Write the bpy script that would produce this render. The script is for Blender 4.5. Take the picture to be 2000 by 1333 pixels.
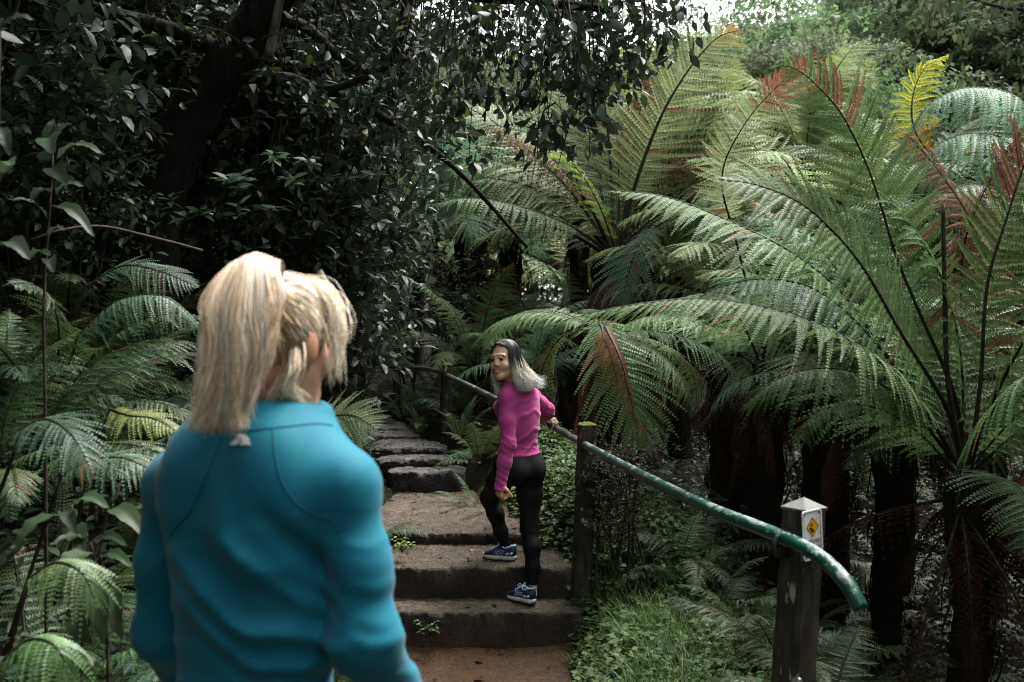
import bpy, math, random
import numpy as np
from mathutils import Vector, Matrix, noise as mnoise
R = math.radians
for o in list(bpy.data.objects): bpy.data.objects.remove(o)
scene = bpy.context.scene
COL = scene.collection

# ------------------------------------------------------------------ camera, sky, sun, exposure
F, CX, CY, CAMZ = 1944.0, 1000.0, 666.5, 1.70
cam_d = bpy.data.cameras.new('camera')
cam = bpy.data.objects.new('camera', cam_d); COL.objects.link(cam)
cam.location = (0, 0, CAMZ); cam.rotation_euler = (R(90), 0, 0)
cam_d.sensor_width = 36.0; cam_d.lens = 36.0*F/2000.0
cam_d.clip_start = 0.05; cam_d.clip_end = 600
cam_d.dof.use_dof = True; cam_d.dof.focus_distance = 6.0; cam_d.dof.aperture_fstop = 3.8
scene.camera = cam

SUN_DIR = Vector((0.34, 0.30, 0.89)).normalized()
world = bpy.data.worlds.new('World'); scene.world = world; world.use_nodes = True
nt = world.node_tree; bg = nt.nodes['Background']
sky = nt.nodes.new('ShaderNodeTexSky'); sky.sky_type = 'NISHITA'; sky.sun_disc = False
sky.sun_elevation = math.asin(SUN_DIR.z); sky.sun_rotation = math.atan2(SUN_DIR.x, SUN_DIR.y)
sky.air_density = 1.0; sky.dust_density = 3.0
hs = nt.nodes.new('ShaderNodeHueSaturation'); hs.inputs['Saturation'].default_value = 0.22
nt.links.new(sky.outputs[0], hs.inputs['Color']); nt.links.new(hs.outputs[0], bg.inputs['Color'])
bg.inputs['Strength'].default_value = 0.15
sun_d = bpy.data.lights.new('sun', 'SUN'); sun = bpy.data.objects.new('sun', sun_d); COL.objects.link(sun)
sun_d.energy = 1.8; sun_d.angle = R(35); sun_d.color = (1.0, 0.97, 0.92)
sun.rotation_euler = SUN_DIR.to_track_quat('Z', 'Y').to_euler()
sun.location = (10, -10, 40)
vs = scene.view_settings
scene.display_settings.display_device = 'sRGB'
vs.view_transform = 'Standard'; vs.look = 'None'; vs.gamma = 1.0; vs.use_curve_mapping = False
vs.exposure = 2.15
cy = scene.cycles
scene.render.engine = 'CYCLES'
cy.max_bounces = 5; cy.diffuse_bounces = 3; cy.glossy_bounces = 2; cy.transmission_bounces = 3
cy.transparent_max_bounces = 4; cy.volume_bounces = 0; cy.caustics_reflective = False; cy.caustics_refractive = False
cy.use_denoising = True
try: cy.denoiser = 'OPENIMAGEDENOISE'; cy.denoising_input_passes = 'RGB_ALBEDO_NORMAL'; cy.denoising_prefilter = 'NONE'
except Exception: pass
cy.use_adaptive_sampling = True; cy.adaptive_threshold = 0.006
cy.sample_clamp_indirect = 4.0; cy.filter_width = 1.1
scene.render.film_transparent = False

def at(px, py, Y):
    """a point of the place seen at photo pixel px,py, Y metres ahead"""
    return np.array([(px-CX)/F*Y, Y, CAMZ-(py-CY)/F*Y])

# ------------------------------------------------------------------ helpers
def tag(o, label=None, cat=None, group=None, kind=None):
    if label: o['label'] = label
    if cat: o['category'] = cat
    if group: o['group'] = group
    if kind: o['kind'] = kind
    return o
def empty(name, loc=(0,0,0), rz=0.0):
    o = bpy.data.objects.new(name, None); COL.objects.link(o)
    o.location = loc; o.rotation_euler = (0,0,rz); o.empty_display_size = 0.1
    return o
def link(name, me, parent=None, loc=None):
    o = bpy.data.objects.new(name, me); COL.objects.link(o)
    if parent is not None: o.parent = parent
    if loc is not None: o.location = loc
    return o
class G:
    """collects vertices, faces, colours and material slots; builds ONE mesh"""
    def __init__(s): s.V=[]; s.F=[]; s.C=[]; s.M=[]; s.n=0
    def add(s, V, Fs, C=None, m=0):
        V = np.asarray(V, float).reshape(-1,3)
        if len(V) == 0: return
        if C is None: C = np.ones((len(V),3))*0.5
        C = np.asarray(C, float)
        if C.ndim == 1: C = np.tile(C, (len(V),1))
        s.V.append(V); s.C.append(C)
        for f in (Fs if isinstance(Fs, (list,tuple)) else [Fs]):
            f = np.asarray(f, int)
            if len(f): s.F.append(f + s.n); s.M.append(np.full(len(f), m))
        s.n += len(V)
    def mesh(s, name, mats, smooth=True):
        V = np.concatenate(s.V); C = np.concatenate(s.C)
        me = bpy.data.meshes.new(name)
        me.vertices.add(len(V)); me.vertices.foreach_set('co', V.astype(np.float32).ravel())
        loops = np.concatenate([f.ravel() for f in s.F]); 
        tot = np.concatenate([np.full(len(f), f.shape[1]) for f in s.F])
        st = np.concatenate([[0], np.cumsum(tot)[:-1]])
        me.loops.add(len(loops)); me.loops.foreach_set('vertex_index', loops.astype(np.int32))
        me.polygons.add(len(tot)); me.polygons.foreach_set('loop_start', st.astype(np.int32))
        me.polygons.foreach_set('loop_total', tot.astype(np.int32))
        me.polygons.foreach_set('material_index', np.concatenate(s.M).astype(np.int32))
        me.polygons.foreach_set('use_smooth', np.full(len(tot), smooth))
        for m in (mats if isinstance(mats,(list,tuple)) else [mats]): me.materials.append(m)
        a = me.color_attributes.new('col', 'FLOAT_COLOR', 'POINT')
        a.data.foreach_set('color', np.concatenate([C, np.ones((len(C),1))],1).astype(np.float32).ravel())
        me.update(calc_edges=True); me.validate()
        return me
    def obj(s, name, mats, parent=None, smooth=True, loc=None):
        return link(name, s.mesh(name, mats, smooth), parent, loc)

def norm(v): 
    v = np.asarray(v, float)
    return v/np.maximum(np.linalg.norm(v, axis=-1, keepdims=True), 1e-9)
def spline(P, n):
    """Catmull-Rom through P, n samples evenly spaced by chord"""
    P = np.asarray(P, float); k = len(P)
    if k == 2: return P[0] + (P[1]-P[0])*np.linspace(0,1,n)[:,None]
    Q = np.vstack([2*P[0]-P[1], P, 2*P[-1]-P[-2]])
    m = 16; u = np.linspace(0,1,m,endpoint=False)[:,None]; out=[]
    for i in range(k-1):
        a,b,c,d = Q[i],Q[i+1],Q[i+2],Q[i+3]
        out.append(0.5*((2*b)+(c-a)*u+(2*a-5*b+4*c-d)*u*u+(-a+3*b-3*c+d)*u**3))
    out = np.vstack(out+[P[-1:]])
    L = np.concatenate([[0],np.cumsum(np.linalg.norm(np.diff(out,axis=0),axis=1))])
    t = np.linspace(0,L[-1],n)
    return np.stack([np.interp(t,L,out[:,j]) for j in range(3)],1)
def tube_arr(P, r, k=6, cap=True, jit=0, rng=None, squash=None):
    P = np.asarray(P,float); n=len(P); r = np.broadcast_to(np.asarray(r,float),(n,))
    T = norm(np.gradient(P,axis=0))
    ref = np.array([0,0,1.0]) if abs(T[0,2])<0.9 else np.array([1.0,0,0])
    A = np.zeros((n,3)); a = norm(np.cross(T[0],ref)); 
    for i in range(n):
        a = norm(a-np.dot(a,T[i])*T[i]); A[i]=a
    B = np.cross(T,A)
    th = np.arange(k)*2*math.pi/k
    rr = r[:,None]*np.ones((1,k))
    if jit: rr = rr*(1+jit*(rng.random((n,k))*2-1))
    V = P[:,None]+rr[...,None]*(A[:,None]*np.cos(th)[None,:,None]+B[:,None]*np.sin(th)[None,:,None])
    V = V.reshape(-1,3)
    i = np.arange(n-1)[:,None]*k; j=np.arange(k)[None]; j2=(j+1)%k
    Q = np.stack([i+j,i+j2,i+k+j2,i+k+j],-1).reshape(-1,4)
    Fs=[Q]
    if cap:
        V = np.vstack([V,P[:1],P[-1:]]); c0=n*k; c1=c0+1; jj=np.arange(k)
        Fs.append(np.stack([np.full(k,c0),(jj+1)%k,jj],-1)); Fs.append(np.stack([np.full(k,c1),(n-1)*k+jj,(n-1)*k+(jj+1)%k],-1))
    return V,Fs
def box_arr(c, s, rz=0.0):
    c=np.asarray(c,float); s=np.asarray(s,float)/2
    V=np.array([[x,y,z] for z in(-1,1) for y in(-1,1) for x in(-1,1)],float)*s
    ca,sa=math.cos(rz),math.sin(rz); V=np.stack([V[:,0]*ca-V[:,1]*sa,V[:,0]*sa+V[:,1]*ca,V[:,2]],1)+c
    Fq=np.array([[0,2,3,1],[4,5,7,6],[0,1,5,4],[2,6,7,3],[0,4,6,2],[1,3,7,5]])
    return V,[Fq]
def fbm2(x,y,sc=1.0,seed=0,octs=4):
    """cheap tileless value noise, vectorised"""
    out=np.zeros(np.broadcast(x,y).shape); a=1.0; tot=0
    for o in range(octs):
        X=x*sc+seed*17.3+o*31.7; Y=y*sc+seed*9.1+o*11.3
        xi=np.floor(X).astype(np.int64); yi=np.floor(Y).astype(np.int64); fx=X-xi; fy=Y-yi
        fx=fx*fx*(3-2*fx); fy=fy*fy*(3-2*fy)
        def h(i,j):
            n=(i*374761393+j*668265263+seed*1442695)&0x7fffffff; n=((n^(n>>13))*1274126177)&0x7fffffff
            return ((n^(n>>16))&0xffff)/65535.0
        v=(h(xi,yi)*(1-fx)+h(xi+1,yi)*fx)*(1-fy)+(h(xi,yi+1)*(1-fx)+h(xi+1,yi+1)*fx)*fy
        out+=a*(v*2-1); tot+=a; a*=0.5; sc=sc*2.03
    return out/tot

# ------------------------------------------------------------------ materials
def mat(name):
    m = bpy.data.materials.new(name); m.use_nodes=True
    return m, m.node_tree, m.node_tree.nodes, m.node_tree.links, m.node_tree.nodes['Principled BSDF']
def N(nodes, typ, **kw):
    n = nodes.new(typ)
    for k,v in kw.items(): setattr(n,k,v)
    return n
def noise_tex(nodes, links, scale, detail=5, rough=0.6, coord='Object', dist=0.0):
    tc=nodes.new('ShaderNodeTexCoord'); n=nodes.new('ShaderNodeTexNoise')
    n.inputs['Scale'].default_value=scale; n.inputs['Detail'].default_value=detail
    n.inputs['Roughness'].default_value=rough; n.inputs['Distortion'].default_value=dist
    links.new(tc.outputs[coord], n.inputs['Vector']); return n
def ramp(nodes, links, src, stops):
    r=nodes.new('ShaderNodeValToRGB'); links.new(src, r.inputs[0])
    e=r.color_ramp.elements
    while len(e)<len(stops): e.new(0.5)
    for el,(p,c) in zip(e,stops): el.position=p; el.color=(c[0],c[1],c[2],1) if len(c)==3 else c
    return r
def bump(nodes, links, src, bsdf, strength=0.4, dist=0.01):
    b=nodes.new('ShaderNodeBump'); b.inputs['Strength'].default_value=strength; b.inputs['Distance'].default_value=dist
    links.new(src,b.inputs['Height']); links.new(b.outputs[0],bsdf.inputs['Normal']); return b
def mix_col(nodes, links, fac, a, b, mode='MIX'):
    m=nodes.new('ShaderNodeMix'); m.data_type='RGBA'; m.blend_type=mode
    for s,v in ((m.inputs[0],fac),(m.inputs[6],a),(m.inputs[7],b)):
        if hasattr(v,'is_linked') or isinstance(v,bpy.types.NodeSocket): links.new(v,s)
        elif isinstance(v,(int,float)): s.default_value=v
        else: s.default_value=(v[0],v[1],v[2],1)
    return m.outputs[2]
def leaf_mat(name, rough=0.42, trans=0.3, var=0.25, spec=0.5, hue=0.02):
    """foliage: colour of its own from the 'col' attribute, a little different on every plant"""
    m,nt,ns,lk,b=mat(name)
    a=N(ns,'ShaderNodeAttribute',attribute_name='col')
    oi=ns.new('ShaderNodeObjectInfo'); hsv=ns.new('ShaderNodeHueSaturation')
    mr=ns.new('ShaderNodeMapRange'); mr.inputs[3].default_value=1-var; mr.inputs[4].default_value=1+var
    lk.new(oi.outputs['Random'],mr.inputs[0]); lk.new(mr.outputs[0],hsv.inputs['Value'])
    mh=ns.new('ShaderNodeMapRange'); mh.inputs[3].default_value=0.5-hue; mh.inputs[4].default_value=0.5+hue
    lk.new(oi.outputs['Random'],mh.inputs[0]); lk.new(mh.outputs[0],hsv.inputs['Hue'])
    lk.new(a.outputs['Color'],hsv.inputs['Color'])
    lk.new(hsv.outputs[0],b.inputs['Base Color']); b.inputs['Roughness'].default_value=rough
    b.inputs['Specular IOR Level'].default_value=spec
    t=ns.new('ShaderNodeBsdfTranslucent'); h2=ns.new('ShaderNodeHueSaturation'); h2.inputs['Value'].default_value=1.5; h2.inputs['Hue'].default_value=0.485
    lk.new(hsv.outputs[0],h2.inputs['Color']); lk.new(h2.outputs[0],t.inputs['Color'])
    mx=ns.new('ShaderNodeMixShader'); mx.inputs[0].default_value=trans
    lk.new(b.outputs[0],mx.inputs[1]); lk.new(t.outputs[0],mx.inputs[2])
    lk.new(mx.outputs[0],ns['Material Output'].inputs['Surface'])
    return m
def bark_mat(name, c0, c1, moss=None, scale=14, rough=0.8, zs=0.25, bstr=0.8):
    m,nt,ns,lk,b=mat(name)
    tc=ns.new('ShaderNodeTexCoord'); mp=ns.new('ShaderNodeMapping'); mp.inputs['Scale'].default_value=(1,1,zs)
    lk.new(tc.outputs['Object'],mp.inputs[0])
    n=ns.new('ShaderNodeTexNoise'); n.inputs['Scale'].default_value=scale; n.inputs['Detail'].default_value=7; lk.new(mp.outputs[0],n.inputs['Vector'])
    r=ramp(ns,lk,n.outputs[0],[(0.35,c0),(0.68,c1)]); col=r.outputs[0]
    if moss:
        n2=noise_tex(ns,lk,3.5,6); r2=ramp(ns,lk,n2.outputs[0],[(0.5,(0,0,0)),(0.62,(1,1,1))])
        col=mix_col(ns,lk,r2.outputs[0],col,moss)
    lk.new(col,b.inputs['Base Color']); b.inputs['Roughness'].default_value=rough; b.inputs['Specular IOR Level'].default_value=0.25
    bump(ns,lk,n.outputs[0],b,bstr,0.03); return m
def plain_mat(name,c,rough=0.6,spec=0.5,noise_amt=0.15,nscale=30,metal=0,bstr=0.0):
    m,nt,ns,lk,b=mat(name)
    n=noise_tex(ns,lk,nscale,4)
    lo=[x*(1-noise_amt) for x in c]; hi=[min(1,x*(1+noise_amt)) for x in c]
    r=ramp(ns,lk,n.outputs[0],[(0.3,lo),(0.7,hi)]); lk.new(r.outputs[0],b.inputs['Base Color'])
    b.inputs['Roughness'].default_value=rough; b.inputs['Specular IOR Level'].default_value=spec; b.inputs['Metallic'].default_value=metal
    if bstr: bump(ns,lk,n.outputs[0],b,bstr,0.004)
    return m
def attr_mat(name, rough=0.6, spec=0.5, bscale=0, bstr=0.0, var=0.0, sss=0.0):
    m,nt,ns,lk,b=mat(name)
    a=N(ns,'ShaderNodeAttribute',attribute_name='col'); col=a.outputs['Color']
    if bscale:
        n=noise_tex(ns,lk,bscale,5)
        if var:
            r=ramp(ns,lk,n.outputs[0],[(0.3,(1-var,)*3),(0.7,(1+var,)*3)]); col=mix_col(ns,lk,1.0,col,r.outputs[0],'MULTIPLY')
        if bstr: bump(ns,lk,n.outputs[0],b,bstr,0.004)
    lk.new(col,b.inputs['Base Color']); b.inputs['Roughness'].default_value=rough; b.inputs['Specular IOR Level'].default_value=spec
    if sss: b.inputs['Subsurface Weight'].default_value=sss; b.inputs['Subsurface Radius'].default_value=(0.012,0.005,0.003); b.inputs['Subsurface Scale'].default_value=1.0
    return m
# ------------------------------------------------------------------ terrain
rng = np.random.default_rng(7)
PY  = np.array([-6, 0, 4.5, 5.8, 6.1, 6.7, 7.9, 8.45, 9.0, 9.4, 9.8, 12, 16])
PXC = np.array([-.35,-.35,-.33,-.33,-.36,-.42,-.62,-.86,-1.16,-1.28,-1.42,-2.6,-5.5])
PHW = np.array([.62,.62,.64,.64,.62,.52,.30,.30,.27,.26,.26,.35,.4])
PZ  = np.array([.10,.06,-.10,-.13,.11,.31,.5,.70,.78,.83,.87,1.0,1.3])
def path_info(y): return np.interp(y,PY,PXC),np.interp(y,PY,PHW),np.interp(y,PY,PZ)
def sstep(a,b,x): 
    t=np.clip((x-a)/(b-a),0,1); return t*t*(3-2*t)
def ground_z(x,y):
    x=np.asarray(x,float); y=np.asarray(y,float)
    xc,hw,zp=path_info(y)
    d=x-xc; L=np.maximum(-d-hw,0); Rr=np.maximum(d-hw,0)
    # left: bank climbing into the trees; right: low grassy shoulder, then a gully, then the far hill
    left=0.42*sstep(0,.5,L)+1.35*np.maximum(L-.25,0)*sstep(.2,.7,L)*sstep(1.0,2.2,y)
    left=np.where(left>1.5,1.5+(left-1.5)*.35,left); left=np.minimum(left,3.4+0.02*L)
    bank=(0.20*sstep(0,.35,Rr)-1.55*sstep(.75,2.6,Rr))
    bank=bank*(1-0.75*sstep(8.5,12,y))
    right=bank
    z=zp*(1-0.5*sstep(1.5,6,Rr))+np.where(d<0,left,right)
    z=np.where((L<=0)&(Rr<=0),zp-0.10,z)
    # far rise
    z=z+0.05*np.maximum(y-12,0)*sstep(12,25,y)
    hill=45*sstep(0,1,(x-.22*y-3)/45)*sstep(9,30,np.hypot(x,y))
    hl=16*sstep(0,1,(-x-.30*y-7)/50)
    z=z+hill+hl
    z=z+0.05*fbm2(x,y,1.3,3)*sstep(.05,.5,L+Rr)+0.25*fbm2(x,y,.3,5)*sstep(.8,3,L+Rr)
    return z
def gz(x,y): return float(ground_z(np.array([x]),np.array([y]))[0])
def axis(lo,hi,f0,f1,step,grow=1.22):
    a=list(np.arange(f0,f1,step)); s=step; v=f1
    while v<hi: a.append(v); s*=grow; v+=min(s,6)
    a.append(hi); s=step; v=f0
    while v>lo: s*=grow; v-=min(s,6); a.insert(0,v)
    return np.array(a)
gx=axis(-110,150,-3.2,3.6,.075); gy=axis(-30,220,1.5,11.5,.075)
X,Y=np.meshgrid(gx,gy); Z=ground_z(X,Y)
nx,ny=len(gx),len(gy)
i=np.arange(ny-1)[:,None]*nx; j=np.arange(nx-1)[None]
Q=np.stack([i+j,i+j+1,i+nx+j+1,i+nx+j],-1).reshape(-1,4)
m,nt_,ns,lk,b=mat('forest_floor')
n1=noise_tex(ns,lk,9,8,.7); n2=noise_tex(ns,lk,60,4,.7)
r1=ramp(ns,lk,n1.outputs[0],[(.3,(.006,.005,.004)),(.5,(.016,.012,.008)),(.62,(.012,.016,.007)),(.8,(.028,.018,.011))])
lk.new(mix_col(ns,lk,.5,r1.outputs[0],n2.outputs[0],'MULTIPLY'),b.inputs['Base Color']); b.inputs['Roughness'].default_value=.9; b.inputs['Specular IOR Level'].default_value=.08
bump(ns,lk,n2.outputs[0],b,.9,.03); MAT_FLOOR=m
g=G(); g.add(np.stack([X,Y,Z],-1).reshape(-1,3),[Q]); tag(g.obj('ground',MAT_FLOOR),kind='structure')

# ------------------------------------------------------------------ trail surface and steps
def earth_mat(name, dark, mid, light, clay=None, rough=.62):
    m,nt,ns,lk,b=mat(name)
    n1=noise_tex(ns,lk,4.5,8,.65); n2=noise_tex(ns,lk,70,5,.75); n3=noise_tex(ns,lk,190,3,.6)
    r1=ramp(ns,lk,n1.outputs[0],[(.32,dark),(.55,mid),(.75,light)])
    r2=ramp(ns,lk,n2.outputs[0],[(.32,(.35,.35,.35)),(.68,(1.6,1.58,1.52))])
    col=mix_col(ns,lk,1.0,r1.outputs[0],r2.outputs[0],'MULTIPLY')
    r3=ramp(ns,lk,n3.outputs[0],[(.66,(0,0,0)),(.72,(1,1,1))])
    mm=N(ns,'ShaderNodeMath',operation='MULTIPLY'); lk.new(r3.outputs[0],mm.inputs[0]); mm.inputs[1].default_value=.5
    col=mix_col(ns,lk,mm.outputs[0],col,(.30,.27,.22))
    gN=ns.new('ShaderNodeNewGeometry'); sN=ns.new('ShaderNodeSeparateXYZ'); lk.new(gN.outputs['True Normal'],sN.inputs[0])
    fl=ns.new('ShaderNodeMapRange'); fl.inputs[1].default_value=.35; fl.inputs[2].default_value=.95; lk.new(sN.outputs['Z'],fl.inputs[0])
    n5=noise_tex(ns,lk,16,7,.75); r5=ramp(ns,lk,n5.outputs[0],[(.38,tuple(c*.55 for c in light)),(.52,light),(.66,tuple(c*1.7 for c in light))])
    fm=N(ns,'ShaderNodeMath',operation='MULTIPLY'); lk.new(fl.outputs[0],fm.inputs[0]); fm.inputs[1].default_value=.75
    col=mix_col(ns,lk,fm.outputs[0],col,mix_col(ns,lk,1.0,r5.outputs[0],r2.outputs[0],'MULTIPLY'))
    if clay is not None:
        a=N(ns,'ShaderNodeAttribute',attribute_name='col'); sp=ns.new('ShaderNodeSeparateColor'); lk.new(a.outputs['Color'],sp.inputs[0])
        n4=noise_tex(ns,lk,7,6,.7); ad=N(ns,'ShaderNodeMath',operation='MULTIPLY_ADD'); lk.new(n4.outputs[0],ad.inputs[0]); ad.inputs[1].default_value=1.6
        sb=N(ns,'ShaderNodeMath',operation='SUBTRACT'); lk.new(sp.outputs[0],sb.inputs[0]); sb.inputs[1].default_value=.95
        lk.new(sb.outputs[0],ad.inputs[2]); cl=N(ns,'ShaderNodeClamp'); lk.new(ad.outputs[0],cl.inputs[0])
        col=mix_col(ns,lk,cl.outputs[0],col,mix_col(ns,lk,1.0,clay,r2.outputs[0],'MULTIPLY'))
    lk.new(col,b.inputs['Base Color']); 
    rr=ramp(ns,lk,n1.outputs[0],[(.35,(rough-.17,)*3),(.65,(rough+.15,)*3)]); lk.new(rr.outputs[0],b.inputs['Roughness'])
    ad2=N(ns,'ShaderNodeMath',operation='ADD'); lk.new(n2.outputs[0],ad2.inputs[0]); lk.new(n3.outputs[0],ad2.inputs[1])
    bump(ns,lk,ad2.outputs[0],b,1.0,.02); b.inputs['Specular IOR Level'].default_value=.3; return m
MAT_DIRT=earth_mat('trail_dirt',(.022,.015,.011),(.060,.040,.027),(.13,.084,.053),(.18,.098,.055),.72)
MAT_STEP=earth_mat('step_earth',(.028,.021,.016),(.066,.051,.039),(.18,.145,.11),(.16,.07,.034),.6)
MAT_WET=earth_mat('step_wet_grit',(.026,.023,.021),(.06,.055,.05),(.24,.23,.22),None,.40)
ys=np.arange(-6,5.87,.06); xs=np.linspace(-1.15,1.15,60)
Xp=np.interp(ys,PY,PXC)[:,None]+xs[None]*1.0; Yp=ys[:,None]+0*xs[None]
zp=np.interp(ys,PY,PZ)[:,None]
hw=np.interp(ys,PY,PHW)[:,None]
edge=np.abs(xs[None])/hw
Zp=zp+0.012*fbm2(Xp,Yp,3,11)+0.02*fbm2(Xp,Yp,.9,12)-.02*np.clip(1-edge**2,0,1)-.14*sstep(1.15,1.6,edge)
Zp+= .05*sstep(5.55,5.85,Yp)*(1+.5*fbm2(Xp,Yp,4,13))
clay=.75*sstep(5.0,5.75,Yp)*np.clip(1-np.abs(Xp+.25)/.8,0,1)+.08
ny,nx=Xp.shape; i=np.arange(ny-1)[:,None]*nx; j=np.arange(nx-1)[None]
Q=np.stack([i+j,i+j+1,i+nx+j+1,i+nx+j],-1).reshape(-1,4)
g=G(); g.add(np.stack([Xp,Yp,Zp],-1).reshape(-1,3),[Q],np.repeat(np.clip(clay,0,1).reshape(-1,1),3,1)); tag(g.obj('path',MAT_DIRT),kind='structure')

def step(y0,zt,zb,depth,rise_back,xl,xr,label,mt,seed,clay_h=0.0,skew=0.0):
    """one trail step: worn riser, rounded lip, tread running back under the next riser"""
    nxx=max(24,int((xr-xl)/.013)); x=np.linspace(xl,xr,nxx)
    h=zt-zb
    prof=[(0.03,zb-.15),(0.012,zb),(0.004,zb+.25*h),(0,zb+.5*h),(0.0,zb+.75*h),(0.001,zt-.022),(0.005,zt-.008),(0.014,zt-.001),(0.04,zt)]
    nt=max(6,int(depth/.028))
    for k in range(1,nt+1):
        t=k/nt; prof.append((.05+(depth-.05+.06)*t, zt+rise_back*t))
    prof.append((depth+.06,zb-.15))
    prof=np.array(prof); k=len(prof)
    Xv=np.repeat(x[:,None],k,1); Yv=y0+prof[None,:,0]+0*Xv; Zv=0*Xv+prof[None,:,1]
    on=(prof[:,1]>zb-.1)[None]
    e=np.minimum(Xv-xl,xr-Xv)
    Yv=Yv+on*(.012*fbm2(Xv,Zv,5,seed)+.016*fbm2(Xv,Zv,24,seed+1)+.016*fbm2(Xv,0*Xv,1.6,seed+3)+.010*fbm2(Xv,Zv,60,seed+7)+skew*(Xv-xl))
    Yv=Yv+on*.06*np.clip(1-e/.07,0,1)**2*(prof[None,:,0]<.06)
    Zv=Zv+on*(.008*fbm2(Xv,Yv,6,seed+2)+.009*fbm2(Xv,Yv,25,seed+4)+.006*fbm2(Xv,Yv,70,seed+8)-.012*(prof[None,:,0]<.06)*np.clip(fbm2(Xv,0*Xv,9,seed+5),0,1))-on*.018*np.clip(1-e/.1,0,1)
    V=np.stack([Xv,Yv,Zv],-1).reshape(-1,3)
    ii=np.arange(nxx-1)[:,None]*k; jj=np.arange(k-1)[None]
    Q=np.stack([ii+jj,ii+jj+1,ii+k+jj+1,ii+k+jj],-1).reshape(-1,4)[:,::-1]
    c=np.clip(clay_h*(1-(Zv-zb)/max(h,.01)*1.5),0,1).reshape(-1,1)
    g=G(); g.add(V,[Q,np.arange(k)[None],((nxx-1)*k+np.arange(k))[None,::-1]],np.repeat(c,3,1))
    o=g.obj('trail_step',mt); tag(o,label,'step','steps of the trail'); return o
step(5.82,.115,-.14,.27,.01,-1.12,.42,'lowest earth step with orange clay at the foot of its riser',MAT_STEP,21,.9)
step(6.08,.318,.10,.60,.02,-1.08,.38,'earth step carrying the front shoe of the person in pink',MAT_STEP,31,.15)
step(6.66,.415,.32,1.29,.085,-1.02,.18,'long dark landing step behind the front shoe of the person in pink',MAT_STEP,41)
step(7.93,.660,.49,.28,.01,-1.0,-.38,'tall grey riser step at the back of the long landing',MAT_WET,51)
step(8.20,.728,.65,.26,.01,-1.12,-.50,'thin wet step just above the tall grey riser',MAT_WET,61)
step(8.45,.795,.72,.58,.02,-1.26,-.56,'bright wet step ending against the far wooden post',MAT_WET,71)
step(9.00,.845,.79,.41,.01,-1.52,-.84,'narrow gritty step curving left past the far wooden post',MAT_WET,81)
step(9.40,.88,.84,.44,.01,-1.68,-.96,'dim upper step second from the top of the trail',MAT_WET,91)
step(9.80,.905,.87,.8,.05,-1.75,-1.14,'topmost dim step where the trail bends out of sight',MAT_WET,101)

# ------------------------------------------------------------------ handrail, posts, sign
m,nt_,ns,lk,b=mat('peeling_green_paint')
tc=ns.new('ShaderNodeTexCoord'); mp=ns.new('ShaderNodeMapping'); mp.inputs['Rotation'].default_value=(0,0,R(-10)); mp.inputs['Scale'].default_value=(1.0,.55,1.0)
lk.new(tc.outputs['Object'],mp.inputs[0])
n1=ns.new('ShaderNodeTexNoise'); n1.inputs['Scale'].default_value=24; n1.inputs['Detail'].default_value=9; n1.inputs['Roughness'].default_value=.74; lk.new(mp.outputs[0],n1.inputs['Vector'])
geo=ns.new('ShaderNodeNewGeometry'); sx=ns.new('ShaderNodeSeparateXYZ'); lk.new(geo.outputs['Normal'],sx.inputs[0])
sp=ns.new('ShaderNodeSeparateXYZ'); lk.new(geo.outputs['Position'],sp.inputs[0])
up=N(ns,'ShaderNodeMath',operation='MULTIPLY_ADD'); lk.new(sx.outputs['Z'],up.inputs[0]); up.inputs[1].default_value=.10; lk.new(n1.outputs[0],up.inputs[2])
bare=ramp(ns,lk,up.outputs[0],[(.59,(0,0,0)),(.625,(1,1,1))])
n2=noise_tex(ns,lk,55,6,.7); n3=noise_tex(ns,lk,8,5)
grey=ramp(ns,lk,n2.outputs[0],[(.3,(.08,.10,.10)),(.7,(.26,.29,.285))])
green=ramp(ns,lk,n3.outputs[0],[(.35,(.003,.042,.028)),(.7,(.008,.085,.055))])
col=mix_col(ns,lk,bare.outputs[0],green.outputs[0],grey.outputs[0])
far=N(ns,'ShaderNodeMapRange'); far.inputs[1].default_value=5.2; far.inputs[2].default_value=6.6; lk.new(sp.outputs['Y'],far.inputs[0])
bare_f=ramp(ns,lk,n1.outputs[0],[(.45,(.045,.045,.042)),(.62,(.15,.15,.145))])
col=mix_col(ns,lk,far.outputs[0],col,bare_f.outputs[0])
lk.new(col,b.inputs['Base Color'])
rg=ramp(ns,lk,bare.outputs[0],[(0,(.28,)*3),(1,(.5,)*3)]); lk.new(rg.outputs[0],b.inputs['Roughness'])
bump(ns,lk,bare.outputs[0],b,.35,-.002); MAT_RAIL=m
RAIL=[at(1692,1222,2.78),at(1676,1178,2.79),at(1650,1135,2.83),at(1610,1095,2.92),at(1560,1064,3.05),at(1480,1030,3.3),at(1380,990,3.75),at(1250,926,4.7),at(1140,868,6.0),at(1060,823,6.9),at(970,780,7.8),at(880,737,8.8),at(840,722,9.3),at(770,717,10.0),at(738,711,10.4),at(712,692,11.0),at(690,668,11.8)]
P=spline(RAIL,170)
rail=empty('handrail',tuple(P[60])); tag(rail,'long metal handrail with peeling green paint and a bent down end','handrail')
inv=-P[60]
g=G(); V,Fs=tube_arr(P[1:]+inv,.0228,20,False); g.add(V,Fs)
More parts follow.
